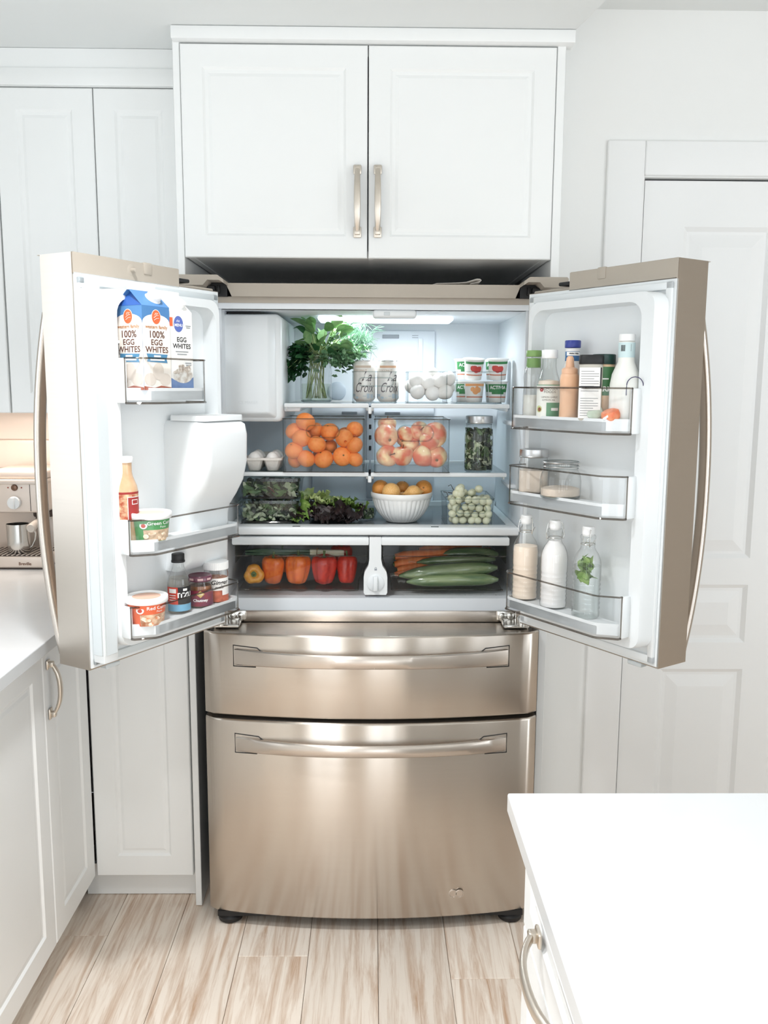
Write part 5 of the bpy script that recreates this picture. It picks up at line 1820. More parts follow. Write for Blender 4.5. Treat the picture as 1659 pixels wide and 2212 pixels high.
# ---- left door, top bin: two gable-top cartons
def carton(label, u, n, z, w, h, hg, rz, front, side, cat='carton'):
    p = dl(-1, u, n, z)
    t = thing('egg_white_carton', label, cat, p, THL + rz)
    a = w / 2
    b = MB()
    v = [(-a, -a, 0), (a, -a, 0), (a, a, 0), (-a, a, 0), (-a, -a, h), (a, -a, h), (a, a, h), (-a, a, h), (-a + .002, -.002, h + hg), (a - .002, -.002, h + hg), (a - .002, .002, h + hg), (-a + .002, .002, h + hg), (-a + .016, 0, h + hg * .93), (a - .016, 0, h + hg * .93)]
    # body
    b.add(v[:8], [(3, 2, 1, 0), (0, 1, 5, 4), (1, 2, 6, 5), (2, 3, 7, 6), (3, 0, 4, 7)])
    # roof planes and tucked gables
    b.add(v, [(4, 5, 9, 8), (6, 7, 11, 10), (8, 9, 10, 11)])
    b.add([(-a, -a, h), (-a, a, h), (-a + .014, 0, h + hg * .95), (-a + .002, -.002, h + hg), (-a + .002, .002, h + hg)], [(0, 2, 3), (1, 4, 2), (0, 1, 2)])
    b.add([(a, -a, h), (a, a, h), (a - .014, 0, h + hg * .95), (a - .002, -.002, h + hg), (a - .002, .002, h + hg)], [(0, 3, 2), (1, 2, 4), (0, 2, 1)])
    body = b.build('carton_body', front, t)
    MB().rbox((-a + .001, -.0022, h + hg - .001), (a - .001, .0022, h + hg + .015), .0008, 1).build('top_fin', PAPER, t)
    # screw cap on the front roof plane
    ang = math.atan2(hg, a)
    M = Matrix.Translation((a * .28, -a * .52, h + hg * .48)) @ Matrix.Rotation(PI / 2 - ang + PI / 2 - PI / 2, 4, 'X') if False else Matrix.Translation((a * .30, -a * .50, h + hg * .50)) @ Matrix.Rotation(ang, 4, 'X')
    c_ = MB()
    cap_ribs(c_, .0155, 0, .0135, 30, M)
    c_.lathe([(.018, -.001), (.018, .0012)], 24, 0, M)
    c_.build('screw_cap', WLID, t)
    return t, body


BLUE = mat('carton_blue', (88, 138, 186), .45, var=.03, scale=6, c2=(70, 120, 174))
BLUED = mat('carton_deep_blue', (42, 88, 162), .45, var=.03)
CREAM = mat('carton_cream', (246, 238, 228), .5, var=.01)
ORNG = mat('print_orange', (234, 106, 62), .5)
TAN = mat('print_tan', (184, 124, 72), .5)
RIB = mat('print_ribbon_blue', (84, 142, 180), .5)
RUST = mat('print_rust', (172, 92, 66), .5)
w = .080
cu = on_door(-1, 309, 760, .100)             # the near vertical edge
cz0 = 1.485
h1 = .186
t, body = carton('blue and cream gable-top egg white carton in the top door bin', cu - w / 2, .100 - w / 2 - .0, cz0, w, h1, .036, 0, BLUE, None)
a = w / 2
MB().add([(-a - .0003, -a, h1), (-a - .0003, a, h1), (-a + .0135, 0, h1 + .0345)], [(0, 1, 2)]).build('gable_print', BLUED, t)
for side in (0, 1):
    M = Matrix.Identity(4) if side == 0 else Matrix.Rotation(-PI / 2, 4, 'Z')
    y = -a - .0004
    q = MB()
    pts = [(-a, 0), (a, 0), (a, h1 - .040)]
    for k in range(15):
        an = PI * k / 14
        pts.append((a * math.cos(an), h1 - .040 + .022 * math.sin(an) ** .8))
    q.add([(x, y, z) for x, z in pts], [tuple(range(len(pts)))], 0, False, M)
    lab = q.build('cream_panel', CREAM, t)
    q = MB()
    disc(q, 0, h1 - .024, .0125, .0155, y - .0004)
    q.v = [tuple(M @ Vector(p)) for p in q.v]
    em_ = q.build('emblem', ORNG, t)
    q = MB()
    disc(q, 0, h1 - .024, .0138, .0168, y - .0002)
    q.v = [tuple(M @ Vector(p)) for p in q.v]
    q.build('emblem_ring', CREAM, t)
    q = MB()
    for k, (x0, z0, x1, z1) in enumerate([(-.007, -.002, .007, .004), (-.006, -.007, .008, -.002), (-.004, .004, .001, .009), (.001, .005, .006, .008)]):
        q.tube([(x0, y - .0006, h1 - .024 + z0), ((x0 + x1) / 2, y - .0006, h1 - .024 + (z0 + z1) / 2 + .002), (x1, y - .0006, h1 - .024 + z1)], .0005, 4, M=M)
    q.build('emblem_lines', CREAM, em_)
    q = MB()
    text_flat(q, 'western family', .0108, 0, h1 - .046, y - .0004, M=M, bold=.0002)
    q.build('brand_lettering', TAN, lab)
    q = MB()
    for s_, z, sz in (('100%', h1 - .063, .0215), ('EGG', h1 - .0805, .0175), ('WHITES', h1 - .0965, .0185)):
        text_flat(q, s_, sz, 0, z, y - .0004, M=M, sx=1, bold=.0003)
    q.build('lettering', INK, lab)
    q = MB()
    q.add([(x, y - .0004, z) for x, z in [(-.030, h1 - .123), (.030, h1 - .125), (.027, h1 - .1155), (.031, h1 - .106), (-.031, h1 - .105), (-.027, h1 - .114)]], [(0, 1, 2, 3, 4, 5)], 0, False, M)
    rb = q.build('ribbon', RIB, lab)
    q = MB()
    q.box((-.010, y - .0008, h1 - .1125), (.010, y - .0006, h1 - .1085), 0, M).box((-.021, y - .0008, h1 - .1205), (.021, y - .0006, h1 - .1165), 0, M)
    q.build('ribbon_print', WPRINT, rb)
    q = MB()
    q.add([(-a, y - .0003, .0), (a, y - .0003, .0), (a, y - .0003, .006), (.01, y - .0003, .010), (-.01, y - .0003, .005), (-a, y - .0003, .009)], [(0, 1, 2, 3, 4, 5)], 0, False, M)
    q.build('base_print', RUST, lab)
    for (x, z, rx_, rz_) in ((-.022, .024, .017, .014), (.022, .024, .017, .014), (.002, .042, .016, .019)):
        q = MB()
        disc(q, x, z, rx_, rz_, y - .0005 - (.0002 if z > .03 else 0))
        q.v = [tuple(M @ Vector(p)) for p in q.v]
        q.build('egg_print', mat('print_egg', (226, 214, 202), .5, var=.04, scale=30), lab)

w2 = .074
cu2 = on_door(-1, 391, 760, .097)
t, body = carton('white gable-top egg white carton standing beside the blue one', cu2, .097 - w2 / 2, cz0, w2, .180, .034, 0, PAPER, None)
a = w2 / 2
y = -a - .0004
q = MB()
q.box((-.034, y - .0003, .146), (-.024, y, .166))
q.build('red_mark', ORNG, t)
q = MB()
disc(q, -.006, .152, .0145, .0185, y)
bm_ = q.build('round_emblem', mat('emblem_blue', (92, 112, 184), .5), t)
q = MB()
text_flat(q, 'the', .008, -.008, .159, y - .0004, shear=.3)
text_flat(q, 'MENU', .0092, -.006, .149, y - .0004, bold=.0002)
q.build('lettering', WPRINT, bm_)
q = MB()
text_flat(q, 'EGG', .0155, .003, .116, y, bold=.0003)
text_flat(q, 'WHITES', .0155, .003, .101, y, bold=.0003)
q.build('lettering', BLK, t)
q = MB()
for z, l_ in ((.088, .040), (.082, .030)):
    q.box((-l_ / 2 + .003, y - .0002, z), (l_ / 2 + .003, y, z + .0018))
q.box((.016, y - .0002, .148), (.032, y, .150)).box((.018, y - .0002, .144), (.030, y, .1458)).box((.012, y - .0002, .062), (.031, y, .0638)).box((.014, y - .0002, .057), (.031, y, .0588))
q.build('small_print', mat('grey_print', (140, 146, 150), .6), t)['kind'] = 'stuff'
q = MB()
q.add([(x, y - .0001, z) for x, z in [(-a, 0), (a, 0), (a, .030), (.02, .022), (0, .018), (-.02, .022), (-a, .030)]], [tuple(range(7))])
q.build('blue_cloth_print', mat('print_cloth_blue', (112, 140, 186), .5, var=.1, scale=60), t)
q = MB()
disc(q, .004, .034, .030, .018, y - .0003)
q.build('bowl_print', mat('print_bowl_white', (236, 234, 228), .5, var=.1, scale=90, c2=(186, 172, 158)), t)
q = MB()
r = random.Random(2)
for k in range(9):
    disc(q, r.uniform(-.022, .026), .040 + r.uniform(0, .016), r.uniform(.004, .009), r.uniform(.003, .006), y - .0005 - k * .00005, 0, 7)
q.build('meringue_print', mat('print_meringue', (222, 212, 200), .5, var=.2, scale=160, c2=(150, 132, 116)), t)

# small crumpled sachet pack beside the cartons
t = thing('sachet_pack', 'crumpled silver sachet with black print wedged beside the blue carton', 'sachet', dl(-1, .3675, .030, 1.4845), THL - PI / 2)
b = MB()
r = random.Random(9)
v, f = [], []
for j in range(9):
    for i in range(7):
        x, z = -.014 + .028 * i / 6, .112 * j / 8
        d_ = .005 * math.sin(PI * min(1, j / 8 + .12)) * math.sin(PI * (i + .4) / 6.8)
        v.append((x + r.gauss(0, .0012), -d_ + r.gauss(0, .0013), z))
for j in range(9):
    for i in range(7):
        x, y, z = v[j * 7 + i]
        v.append((x, -y * .8 + .001 + r.gauss(0, .0015), z))
for o_ in (0, 63):
    for j in range(8):
        for i in range(6):
            k = o_ + j * 7 + i
            f.append((k, k + 1, k + 8, k + 7))
b.add(v, f)
b.build('foil_pouch', mat('sachet_foil', (206, 200, 192), .35, .3, var=.3, scale=70, c2=(70, 64, 60)), t)
MB().rbox((-.015, -.002, .110), (.015, .002, .117), .001, 1).build('crimped_seal', PAPER, t)

# ---- left door, middle bin
FLM = 1.1585


def camera_rz(p):
    return math.atan2(CAM.x - p.x, -(CAM.y - p.y))


def on_bin(side, px, py, n, z):
    p = dl(side, on_door(side, px, py, n), n, z)
    return p, camera_rz(p)


p, rz = on_bin(-1, 270, 1060, .037, FLM)
t = thing('sauce_bottle', 'tan sauce bottle with white cap and red label beside the green curry tub', 'bottle', p, rz)
MB().lathe([(.024, 0), (.0275, .004), (.0275, .118), (.0255, .130), (.0175, .152), (.0160, .162), (.0160, .186)], 30).build('sauce_body', mat('peanut_sauce', (216, 180, 142), .3, var=.12, scale=18, c2=(190, 148, 108), coat=.5), t)
c_ = MB()
cap_ribs(c_, .0185, .184, .1975, 30)
c_.build('cap', WLID, t)
q = MB()
patch(q, .0278, -1.9, 1.9, .050, .116, 0)
l_ = q.build('label', mat('sauce_label', (226, 200, 160), .5, var=.25, scale=90, c2=(170, 74, 44)), t)
q = MB()
patch(q, .0280, .15, 1.5, .054, .106, 0)
patch(q, .0280, -1.9, 1.9, .112, .117, 0)
q.build('red_panel', mat('label_red', (160, 44, 40), .5), l_)
q = MB()
for (a0, a1, z0, z1) in ((.15, 1.5, .1045, .106), (.15, .2, .054, .106), (.5, 1.1, .088, .0895), (.5, 1.1, .098, .0995), (.5, .55, .088, .0995), (1.05, 1.1, .088, .0995)):
    patch(q, .0283, a0, a1, z0, z1, 0, 8, 1)
q.build('panel_frame', PAPER, l_)


def curry_tub(px, py, n, z, label, colour, word, paste):
    p, rz = on_bin(-1, px, py, n, z)
    t = thing('curry_paste_tub', label, 'tub', p, rz + R(6))
    g = interp([(0, .0355), (.066, .0425)])
    MB().lathe([(.034, 0), (.0355, .002), (g(.060), .060), (.0425, .066)], 40).build('tub_body', PAPER, t)
    MB().lathe([(.0455, .060), (.0468, .062), (.0468, .0745), (.0455, .0765), (.0430, .0765), (.0418, .0735), (0, .0735)], 44).build('lid', WLID, t)
    q = MB()
    disc_h = [(.031 * math.cos(2 * PI * k / 28), .031 * math.sin(2 * PI * k / 28), .0738) for k in range(28)]
    q.add(disc_h, [tuple(range(28))])
    q.build('lid_window', mat('tub_lid_window_' + word, tuple(int(x * .5 + 120) for x in paste), .5), t)
    q = MB()
    patch(q, lambda z_: g(z_) + .0003, -1.45, 1.9, .001, .0585, 0)
    l_ = q.build('label', mat('tub_label_' + word, colour, .45, var=.03), t)
    q = MB()
    patch(q, lambda z_: g(z_) + .0006, -.50, 1.7, .002, .033, 0)
    q.build('dish_print', mat('tub_print_' + word, (236, 206, 176), .5, var=.2, scale=55, c2=tuple(int(x * .8) for x in paste)), l_)
    q = MB()
    disc_round(q, g(.044) + .0008, -.48, .045, .0090)
    e_ = q.build('emblem', WPRINT, l_)
    q = MB()
    disc_round(q, g(.044) + .0011, -.48, .0445, .0052)
    q.build('emblem_mark', mat('emblem_red', (206, 84, 66), .5), e_)
    q = MB()
    text_round(q, word + ' Curry', .0125, g(.05) + .0008, .0500, .52, bold=.0002)
    text_round(q, 'Paste', .0075, g(.04) + .0008, .0400, .62)
    q.build('lettering', WPRINT, l_)
    q = MB()
    r = random.Random(len(word))
    for k in range(9):
        disc_round(q, g(.02) + .0009 + k * .00006, r.uniform(-.42, 1.3), r.uniform(.006, .027), r.uniform(.003, .0065), 0, 10)
    q.build('ingredient_print', mat('tub_bits_' + word, (250, 236, 214), .5, var=.2, scale=120, c2=paste), l_)
    return t


curry_tub(325, 1140, .072, FLM, 'green curry paste tub with white lid in the middle door bin', (86, 158, 96), 'Green', (206, 176, 140))

# ---- left door, bottom bin
FLB = .9735
curry_tub(318, 1335, .070, FLB, 'red curry paste tub with white lid in the lowest door bin', (238, 112, 72), 'Red', (214, 130, 84))
p, rz = on_bin(-1, 387, 1290, .066, FLB)
t = thing('vinegar_bottle', 'clear tapered bottle with black cap and black and red label', 'bottle', p, rz)
g = [(.023, 0), (.0260, .003), (.0260, .076), (.0235, .090), (.0150, .112), (.0120, .125), (.0115, .138)]
MB().lathe(g, 32).build('glass_body', JARG, t)
MB().lathe([(a - .002, max(.003, b)) for a, b in g[:4]] + [(0, .084)], 30).build('liquid', glassmat('pale_vinegar', (.94, .92, .88), 1.33), t)
c_ = MB()
cap_ribs(c_, .0145, .132, .152, 30)
c_.lathe([(.0155, .130), (.0158, .134), (.0145, .136)], 30).build('cap', DARK, t)
q = MB()
patch(q, .0263, -1.3, 1.5, .026, .070, 0)
l_ = q.build('label', BLK, t)
q = MB()
patch(q, .0265, -1.3, -.1, .026, .070, 0)
q.build('red_panel', mat('label_scarlet', (204, 70, 52), .5), l_)
q = MB()
patch(q, .0267, -.95, -.25, .055, .066, 0)
patch(q, .0267, .35, .75, .060, .066, 0, 6, 1)
for z in (.036, .042, .048):
    patch(q, .0267, -.95, -.3, z, z + .002, 0, 6, 1)
q.build('label_print', PAPER, l_)
q = MB()
text_round(q, 'ITZU', .017, .0267, .049, .55, bold=.0006)
q.build('lettering', WPRINT, l_)
q = MB()
patch(q, .0263, -1.3, 1.5, .008, .0255, 0)
q.build('neck_band', mat('label_sky_blue', (120, 176, 206), .5, var=.08, scale=40), t)

p, rz = on_bin(-1, 433, 1290, .068, FLB)
t = thing('chutney_jar', 'squat chutney jar with purple lid and purple label', 'jar', p, rz)
g = [(.026, 0), (.0290, .004), (.0295, .030), (.0285, .052), (.0255, .066), (.0245, .070), (.0245, .082)]
MB().lathe(g, 34).build('glass_body', JARG, t)
MB().lathe([(a - .002, max(.003, b)) for a, b in g[:4]] + [(.025, .060), (0, .060)], 30).build('chutney', mat('chutney_amber', (150, 96, 62), .4, var=.2, scale=60), t)
c_ = MB().lathe([(.0270, .0735), (.0285, .075), (.0285, .087), (.0265, .0895), (.024, .0895), (.022, .0885), (0, .0885)], 36)
lo_ = c_.build('lid', mat('purple_lid', (98, 46, 66), .3, var=.05, coat=.4), t)
q = MB()
for k in range(3):
    patch(q, .0288, -1.0 + k * .8, -.55 + k * .8, .078, .084, 0, 6, 1)
q.build('lid_print', mat('lid_pink_print', (206, 170, 170), .5), lo_)
q = MB()
patch(q, .0298, -1.5, 1.5, .006, .050, 0)
l_ = q.build('label', mat('purple_label', (104, 42, 72), .45, var=.1, scale=60, c2=(138, 48, 58)), t)
q = MB()
disc_round(q, .0302, .0, .040, .010, 0, 4)
q.build('diamond', mat('label_gold', (206, 176, 104), .5), l_)
q = MB()
text_round(q, 'Chutney', .0105, .0302, .0225, .0, bold=.0003)
text_round(q, 'Patak', .0058, .0306, .040, .0)
q.build('lettering', WPRINT, l_)

p, rz = on_bin(-1, 467, 1270, .064, FLB)
t = thing('ginger_jar', 'clear jar with white screw lid and white ginger label', 'jar', p, rz)
g = [(.027, 0), (.0295, .004), (.0295, .078), (.028, .086), (.0272, .096)]
MB().lathe(g, 34).build('glass_body', JARG, t)
MB().lathe([(.0275, .003), (.0275, .066), (0, .066)], 30).build('ginger_slices', mat('pink_ginger', (228, 160, 124), .5, var=.15, scale=30), t)
c_ = MB()
cap_ribs(c_, .0305, .090, .112, 46)
c_.build('lid', WLID, t)
q = MB()
patch(q, .0298, -1.4, 1.4, .014, .068, 0)
l_ = q.build('label', PAPER, t)
q = MB()
patch(q, .0300, -1.4, 1.4, .002, .020, 0)
patch(q, .0300, -.7, .5, .020, .034, 0)
q.build('fruit_print', mat('ginger_print', (204, 110, 82), .5, var=.2, scale=60), l_)
q = MB()
text_round(q, 'Ginger', .0165, .0302, .0560, .30, shear=.25, bold=.0003)
text_round(q, 'sushi', .011, .0302, .0430, .25, shear=.3, bold=.0002)
q.build('lettering', BLK, l_)

# ---- right door, top bin
FRT = 1.4235
CLR_DRESS = mat('pale_dressing', (236, 234, 226), .4, var=.03, scale=20)
p, rz = on_bin(1, 1150, 880, .066, FRT)
t = thing('dressing_bottle', 'slim clear dressing bottle with a green cap, nearest the hinge', 'bottle', p, rz)
g = [(.021, 0), (.0235, .004), (.0235, .058), (.0215, .085), (.0235, .105), (.0215, .118), (.0165, .132), (.0160, .158)]
MB().lathe(g, 30).build('bottle_body', JARG, t)
MB().lathe([(a - .0015, max(.003, b)) for a, b in g[:3]] + [(0, .055)], 28).build('dressing', CLR_DRESS, t)
c_ = MB()
cap_ribs(c_, .0180, .156, .172, 34)
c_.build('cap', mat('green_cap', (128, 164, 96), .4), t)
MB().lathe([(.0170, .128), (.0172, .134), (.0166, .152)], 28).build('neck_sleeve', mat('green_sleeve', (116, 152, 88), .4, var=.04), t)

p, rz = on_bin(1, 1184, 880, .080, FRT)
t = thing('dressing_bottle', 'creamy dressing bottle with white cap and avocado label', 'bottle', p, rz)
g = [(.0245, 0), (.0270, .004), (.0270, .080), (.0250, .094), (.0185, .116), (.0160, .130), (.0160, .158)]
MB().lathe(g, 32).build('bottle_body', JARG, t)
MB().lathe([(a - .0015, max(.003, b)) for a, b in g[:4]] + [(0, .098)], 30).build('dressing', mat('cream_dressing', (240, 224, 206), .4, var=.02), t)
c_ = MB()
cap_ribs(c_, .0182, .150, .171, 34)
c_.build('cap', WLID, t)
q = MB()
patch(q, .0272, -1.6, 1.6, .003, .084, 0)
l_ = q.build('label', mat('label_pale', (242, 242, 234), .5, var=.02), t)
q = MB()
patch(q, .0274, -.15, 1.5, .006, .040, 0)
patch(q, .0274, -1.6, 1.6, .0825, .0845, 0, 20, 1)
q.build('green_panel', mat('label_sage', (110, 158, 124), .5, var=.05), l_)
q = MB()
for k in range(6):
    an = k * PI / 3
    disc_round(q, .0276, -.62 + .0032 * math.cos(an) / .0272, .072 + .0032 * math.sin(an), .0022, 0, 8)
q.build('flower_mark', mat('label_crimson', (176, 62, 62), .5), l_)
q = MB()
text_round(q, 'CHOSEN', .0088, .0276, .0745, .18)
text_round(q, 'FOODS', .0088, .0276, .0665, .12)
text_round(q, 'LEMON GARLIC', .0058, .0276, .0535, .12)
text_round(q, 'CITRON AIL', .0058, .0276, .0465, .02)
q.build('lettering', mat('label_grey_ink', (128, 118, 108), .6), l_)
q = MB()
disc_round(q, .0276, -.85, .024, .0085)
av = q.build('avocado_print', mat('print_avocado', (206, 214, 150), .5), l_)
q = MB()
disc_round(q, .0279, -.80, .023, .0052)
q.build('avocado_stone', mat('print_stone', (140, 84, 54), .5), l_)
q = MB()
patch(q, .0277, .25, .95, .020, .027, 0, 8, 1)
q.build('panel_print', WPRINT, l_)

p, rz = on_bin(1, 1228, 880, .086, FRT)
t = thing('squeeze_bottle', 'peach coloured squeeze sauce bottle with a cone tip', 'bottle', p, rz)
PCH = mat('peach_sauce', (240, 200, 168), .4, var=.03, scale=15, c2=(232, 184, 148))
MB().lathe([(.0185, 0), (.0205, .004), (.0195, .05), (.0205, .098), (.0195, .108), (.0175, .112)], 30, mod=lambda a, i: 1 + .03 * math.cos(2 * a)).build('bottle_body', PCH, t)
MB().lathe([(.0180, .112), (.0182, .122), (.0165, .125), (.0100, .128), (.0082, .150), (.0055, .155), (0, .155)], 28).build('cone_tip', mat('peach_cap', (238, 190, 156), .4), t)

p, rz = on_bin(1, 1237, 760, .045, FRT)
t = thing('ranch_bottle', 'tall bottle with royal blue cap standing behind the peach one', 'bottle', p, rz)
MB().lathe([(.020, 0), (.0225, .004), (.0225, .110), (.0190, .130), (.0160, .140), (.0160, .172)], 30).build('bottle_body', mat('ranch_body', (236, 234, 232), .35), t)
c_ = MB()
cap_ribs(c_, .0180, .174, .192, 22)
c_.build('cap', mat('royal_blue_cap', (52, 66, 148), .35), t)
q = MB()
patch(q, .0164, -2, 2, .142, .165, 0)
l_ = q.build('neck_label', mat('label_blue', (70, 120, 172), .5, var=.1, scale=60), t)
q = MB()
patch(q, .0167, -.9, 1.3, .155, .164, 0, 10, 1)
l2 = q.build('label_white', WPRINT, l_)
q = MB()
text_round(q, 'Hidden Valley', .0042, .0170, .1600, .2, shear=.2, bold=.0002)
q.build('lettering', BLK, l_)

p, rz = on_bin(1, 1274, 880, .080, FRT)
t = thing('spice_jar', 'wide spice jar with black lid and white printed panel', 'jar', p, rz)
MB().lathe([(.0235, 0), (.0255, .004), (.0255, .132), (.0225, .138)], 32, mod=lambda a, i: sqmod(3.4)(a, i)).build('jar_body', mat('spice_plastic', (214, 208, 196), .35, var=.1), t)
c_ = MB()
c_.lathe([(.0265, .134), (.0275, .136), (.0272, .152), (.0255, .156), (0, .156)], 36, mod=lambda a, i: sqmod(4)(a, i) * .98)
c_.build('lid', DARK, t)
q = MB()
q.box((-.0245, -.0268, .006), (.0225, -.0262, .126))
l_ = q.build('label', PAPER, t)
q = MB()
for k in range(19):
    if k in (8, 9):
        continue
    q.box((-.021, -.0272, .012 + k * .0058), (-.021 + (.038 if k % 3 else .028), -.0270, .0131 + k * .0058))
q.build('small_print', mat('grey_print_dark', (120, 120, 122), .6), l_)['kind'] = 'stuff'
q = MB()
q.box((.0195, -.0271, .082), (.0225, -.0269, .126)).box((-.0245, -.0271, .078), (.0225, -.0269, .082))
q.build('label_border', BLK, l_)

p, rz = on_bin(1, 1303, 820, .052, FRT)
t = thing('cheese_shaker', 'grated cheese shaker with dark green lid beside the spice jar', 'shaker', p, rz)
MB().lathe([(.0220, 0), (.0240, .004), (.0240, .130), (.022, .136)], 32).build('shaker_body', mat('cheese_fill', (228, 196, 160), .45, var=.08, scale=40), t)
c_ = MB()
cap_ribs(c_, .0250, .134, .158, 30)
c_.build('lid', mat('dark_green_lid', (22, 58, 52), .35), t)
q = MB()
patch(q, .0243, -1.4, 1.4, .060, .128, 0)
l_ = q.build('label', mat('shaker_green', (70, 124, 78), .45, var=.06), t)
q = MB()
text_round(q, 'PARM', .016, .0246, .075, .05, bold=.0005)
patch(q, .0246, -.4, .5, .098, .101, 0, 8, 1)
q.build('lettering', WPRINT, l_)

p, rz = on_bin(1, 1351, 820, .046, FRT)
t = thing('kefir_bottle', 'round-shouldered white bottle with white cap and pale blue neck label', 'bottle', p, rz)
g = [(.029, 0), (.0325, .005), (.0330, .060), (.0325, .085), (.0290, .108), (.0220, .126), (.0180, .136), (.0172, .146), (.0172, .182)]
MB().lathe(g, 36).build('bottle_body', mat('milky_plastic', (238, 238, 232), .35, var=.02, sss=.1), t)
c_ = MB()
cap_ribs(c_, .0172, .183, .199, 34)
c_.build('cap', WLID, t)
q = MB()
patch(q, .0176, -1.9, 1.9, .146, .180, 0)
l_ = q.build('neck_label', mat('label_ice_blue', (206, 226, 228), .5, var=.02), t)
q = MB()
for k in range(9):
    patch(q, .0179, -.72 + k * .062, -.69 + k * .062 + (.012 if k % 3 == 0 else 0), .160, .174, 0, 2, 1)
patch(q, .0179, .5, .53, .160, .176, 0, 2, 1)
q.build('barcode', BLK, l_)
q = MB()
pts = []
for k in range(13):
    an = PI * k / 12
    pts.append((.020 + .017 * -math.cos(an), -.0355 + .004 * (1 - math.sin(an)), .082 + .020 * math.sin(an)))
pts = [(.003, -.0335, .060)] + pts
q.tube(pts, .0011, 6)
q.build('handle_loop', mat('loop_violet', (74, 70, 104), .5), t)

p, rz = on_bin(1, 1319, 899, .098, FRT + .0)
p = dl(1, on_door(1, 1319, 899, .086), .086, FRT + .0135)
t = thing('wax_cheese', 'small round orange wrapped cheese at the front corner of the bin', 'cheese', p, rz)
t.rotation_euler = (R(12), R(-14), rz)
MB().lathe([(0, -.0125), (.010, -.0125), (.0185, -.009), (.0205, 0), (.0185, .009), (.010, .0125), (0, .0125)], 28).build('orange_wrap', mat('orange_wrap', (226, 104, 52), .4, var=.1, scale=50, c2=(240, 150, 100)), t)
q = MB()
for k in range(5):
    q.rbox((-.017 + k * .003, -.0195 + abs(k - 2) * .001, -.004 + k * .0022), (-.011 + k * .003, -.0165 + abs(k - 2) * .001, .002 + k * .0014), .001, 1)
q.build('wrap_print', WPRINT, t)
p = dl(1, on_door(1, 1283, 899, .088), .088, FRT + .012)
t = thing('wax_cheese', 'small round pale green wrapped cheese in front of the spice jar', 'cheese', p, rz)
t.rotation_euler = (R(70), 0, rz)
t.location.z = FRT + .019
MB().lathe([(0, -.008), (.012, -.008), (.0175, -.005), (.0185, 0), (.0175, .005), (.012, .008), (0, .008)], 26).build('green_wrap', mat('pale_green_wrap', (206, 220, 200), .4, var=.1, scale=50), t)

# ---- right door, middle bin
FRM = 1.2405
OAT = mat('oat_flour', (222, 206, 190), .8, var=.06, scale=40, bump=.2, bscale=120)
p, rz = on_bin(1, 1152, 1040, .066, FRM)
t = jar('square mason jar with silver screw band, half full of beige flour', p, .118, .0370, .0325, .026, lid=True, square=True, rz=rz)
MB().lathe([(.029, .004), (.0340, .008), (.0340, .060), (.033, .064), (0, .062)], 36, mod=lambda a, i: sqmod(5)(a, i)).build('flour', OAT, t)
p, rz = on_bin(1, 1210, 1060, .072, FRM)
t = jar('open round mason jar with a little beige flour in the bottom', p, .098, .0475, .0395, .024, rz=rz)
MB().lathe([(.038, .004), (.0445, .008), (.0445, .026), (.030, .030), (0, .027)], 36).build('flour', OAT, t)
lp = [(.0410 * math.cos(2 * PI * k / 40), .0410 * math.sin(2 * PI * k / 40)) for k in range(41)]
MB().tube([(x, y, .0965) for x, y in lp], .0020, 6).tube([(x * 1.01, y * 1.01, .086) for x, y in lp], .0012, 6).build('screw_band', LIDM, t)

# ---- right door, bottom bin: three swing-top bottles
FRB = .9745


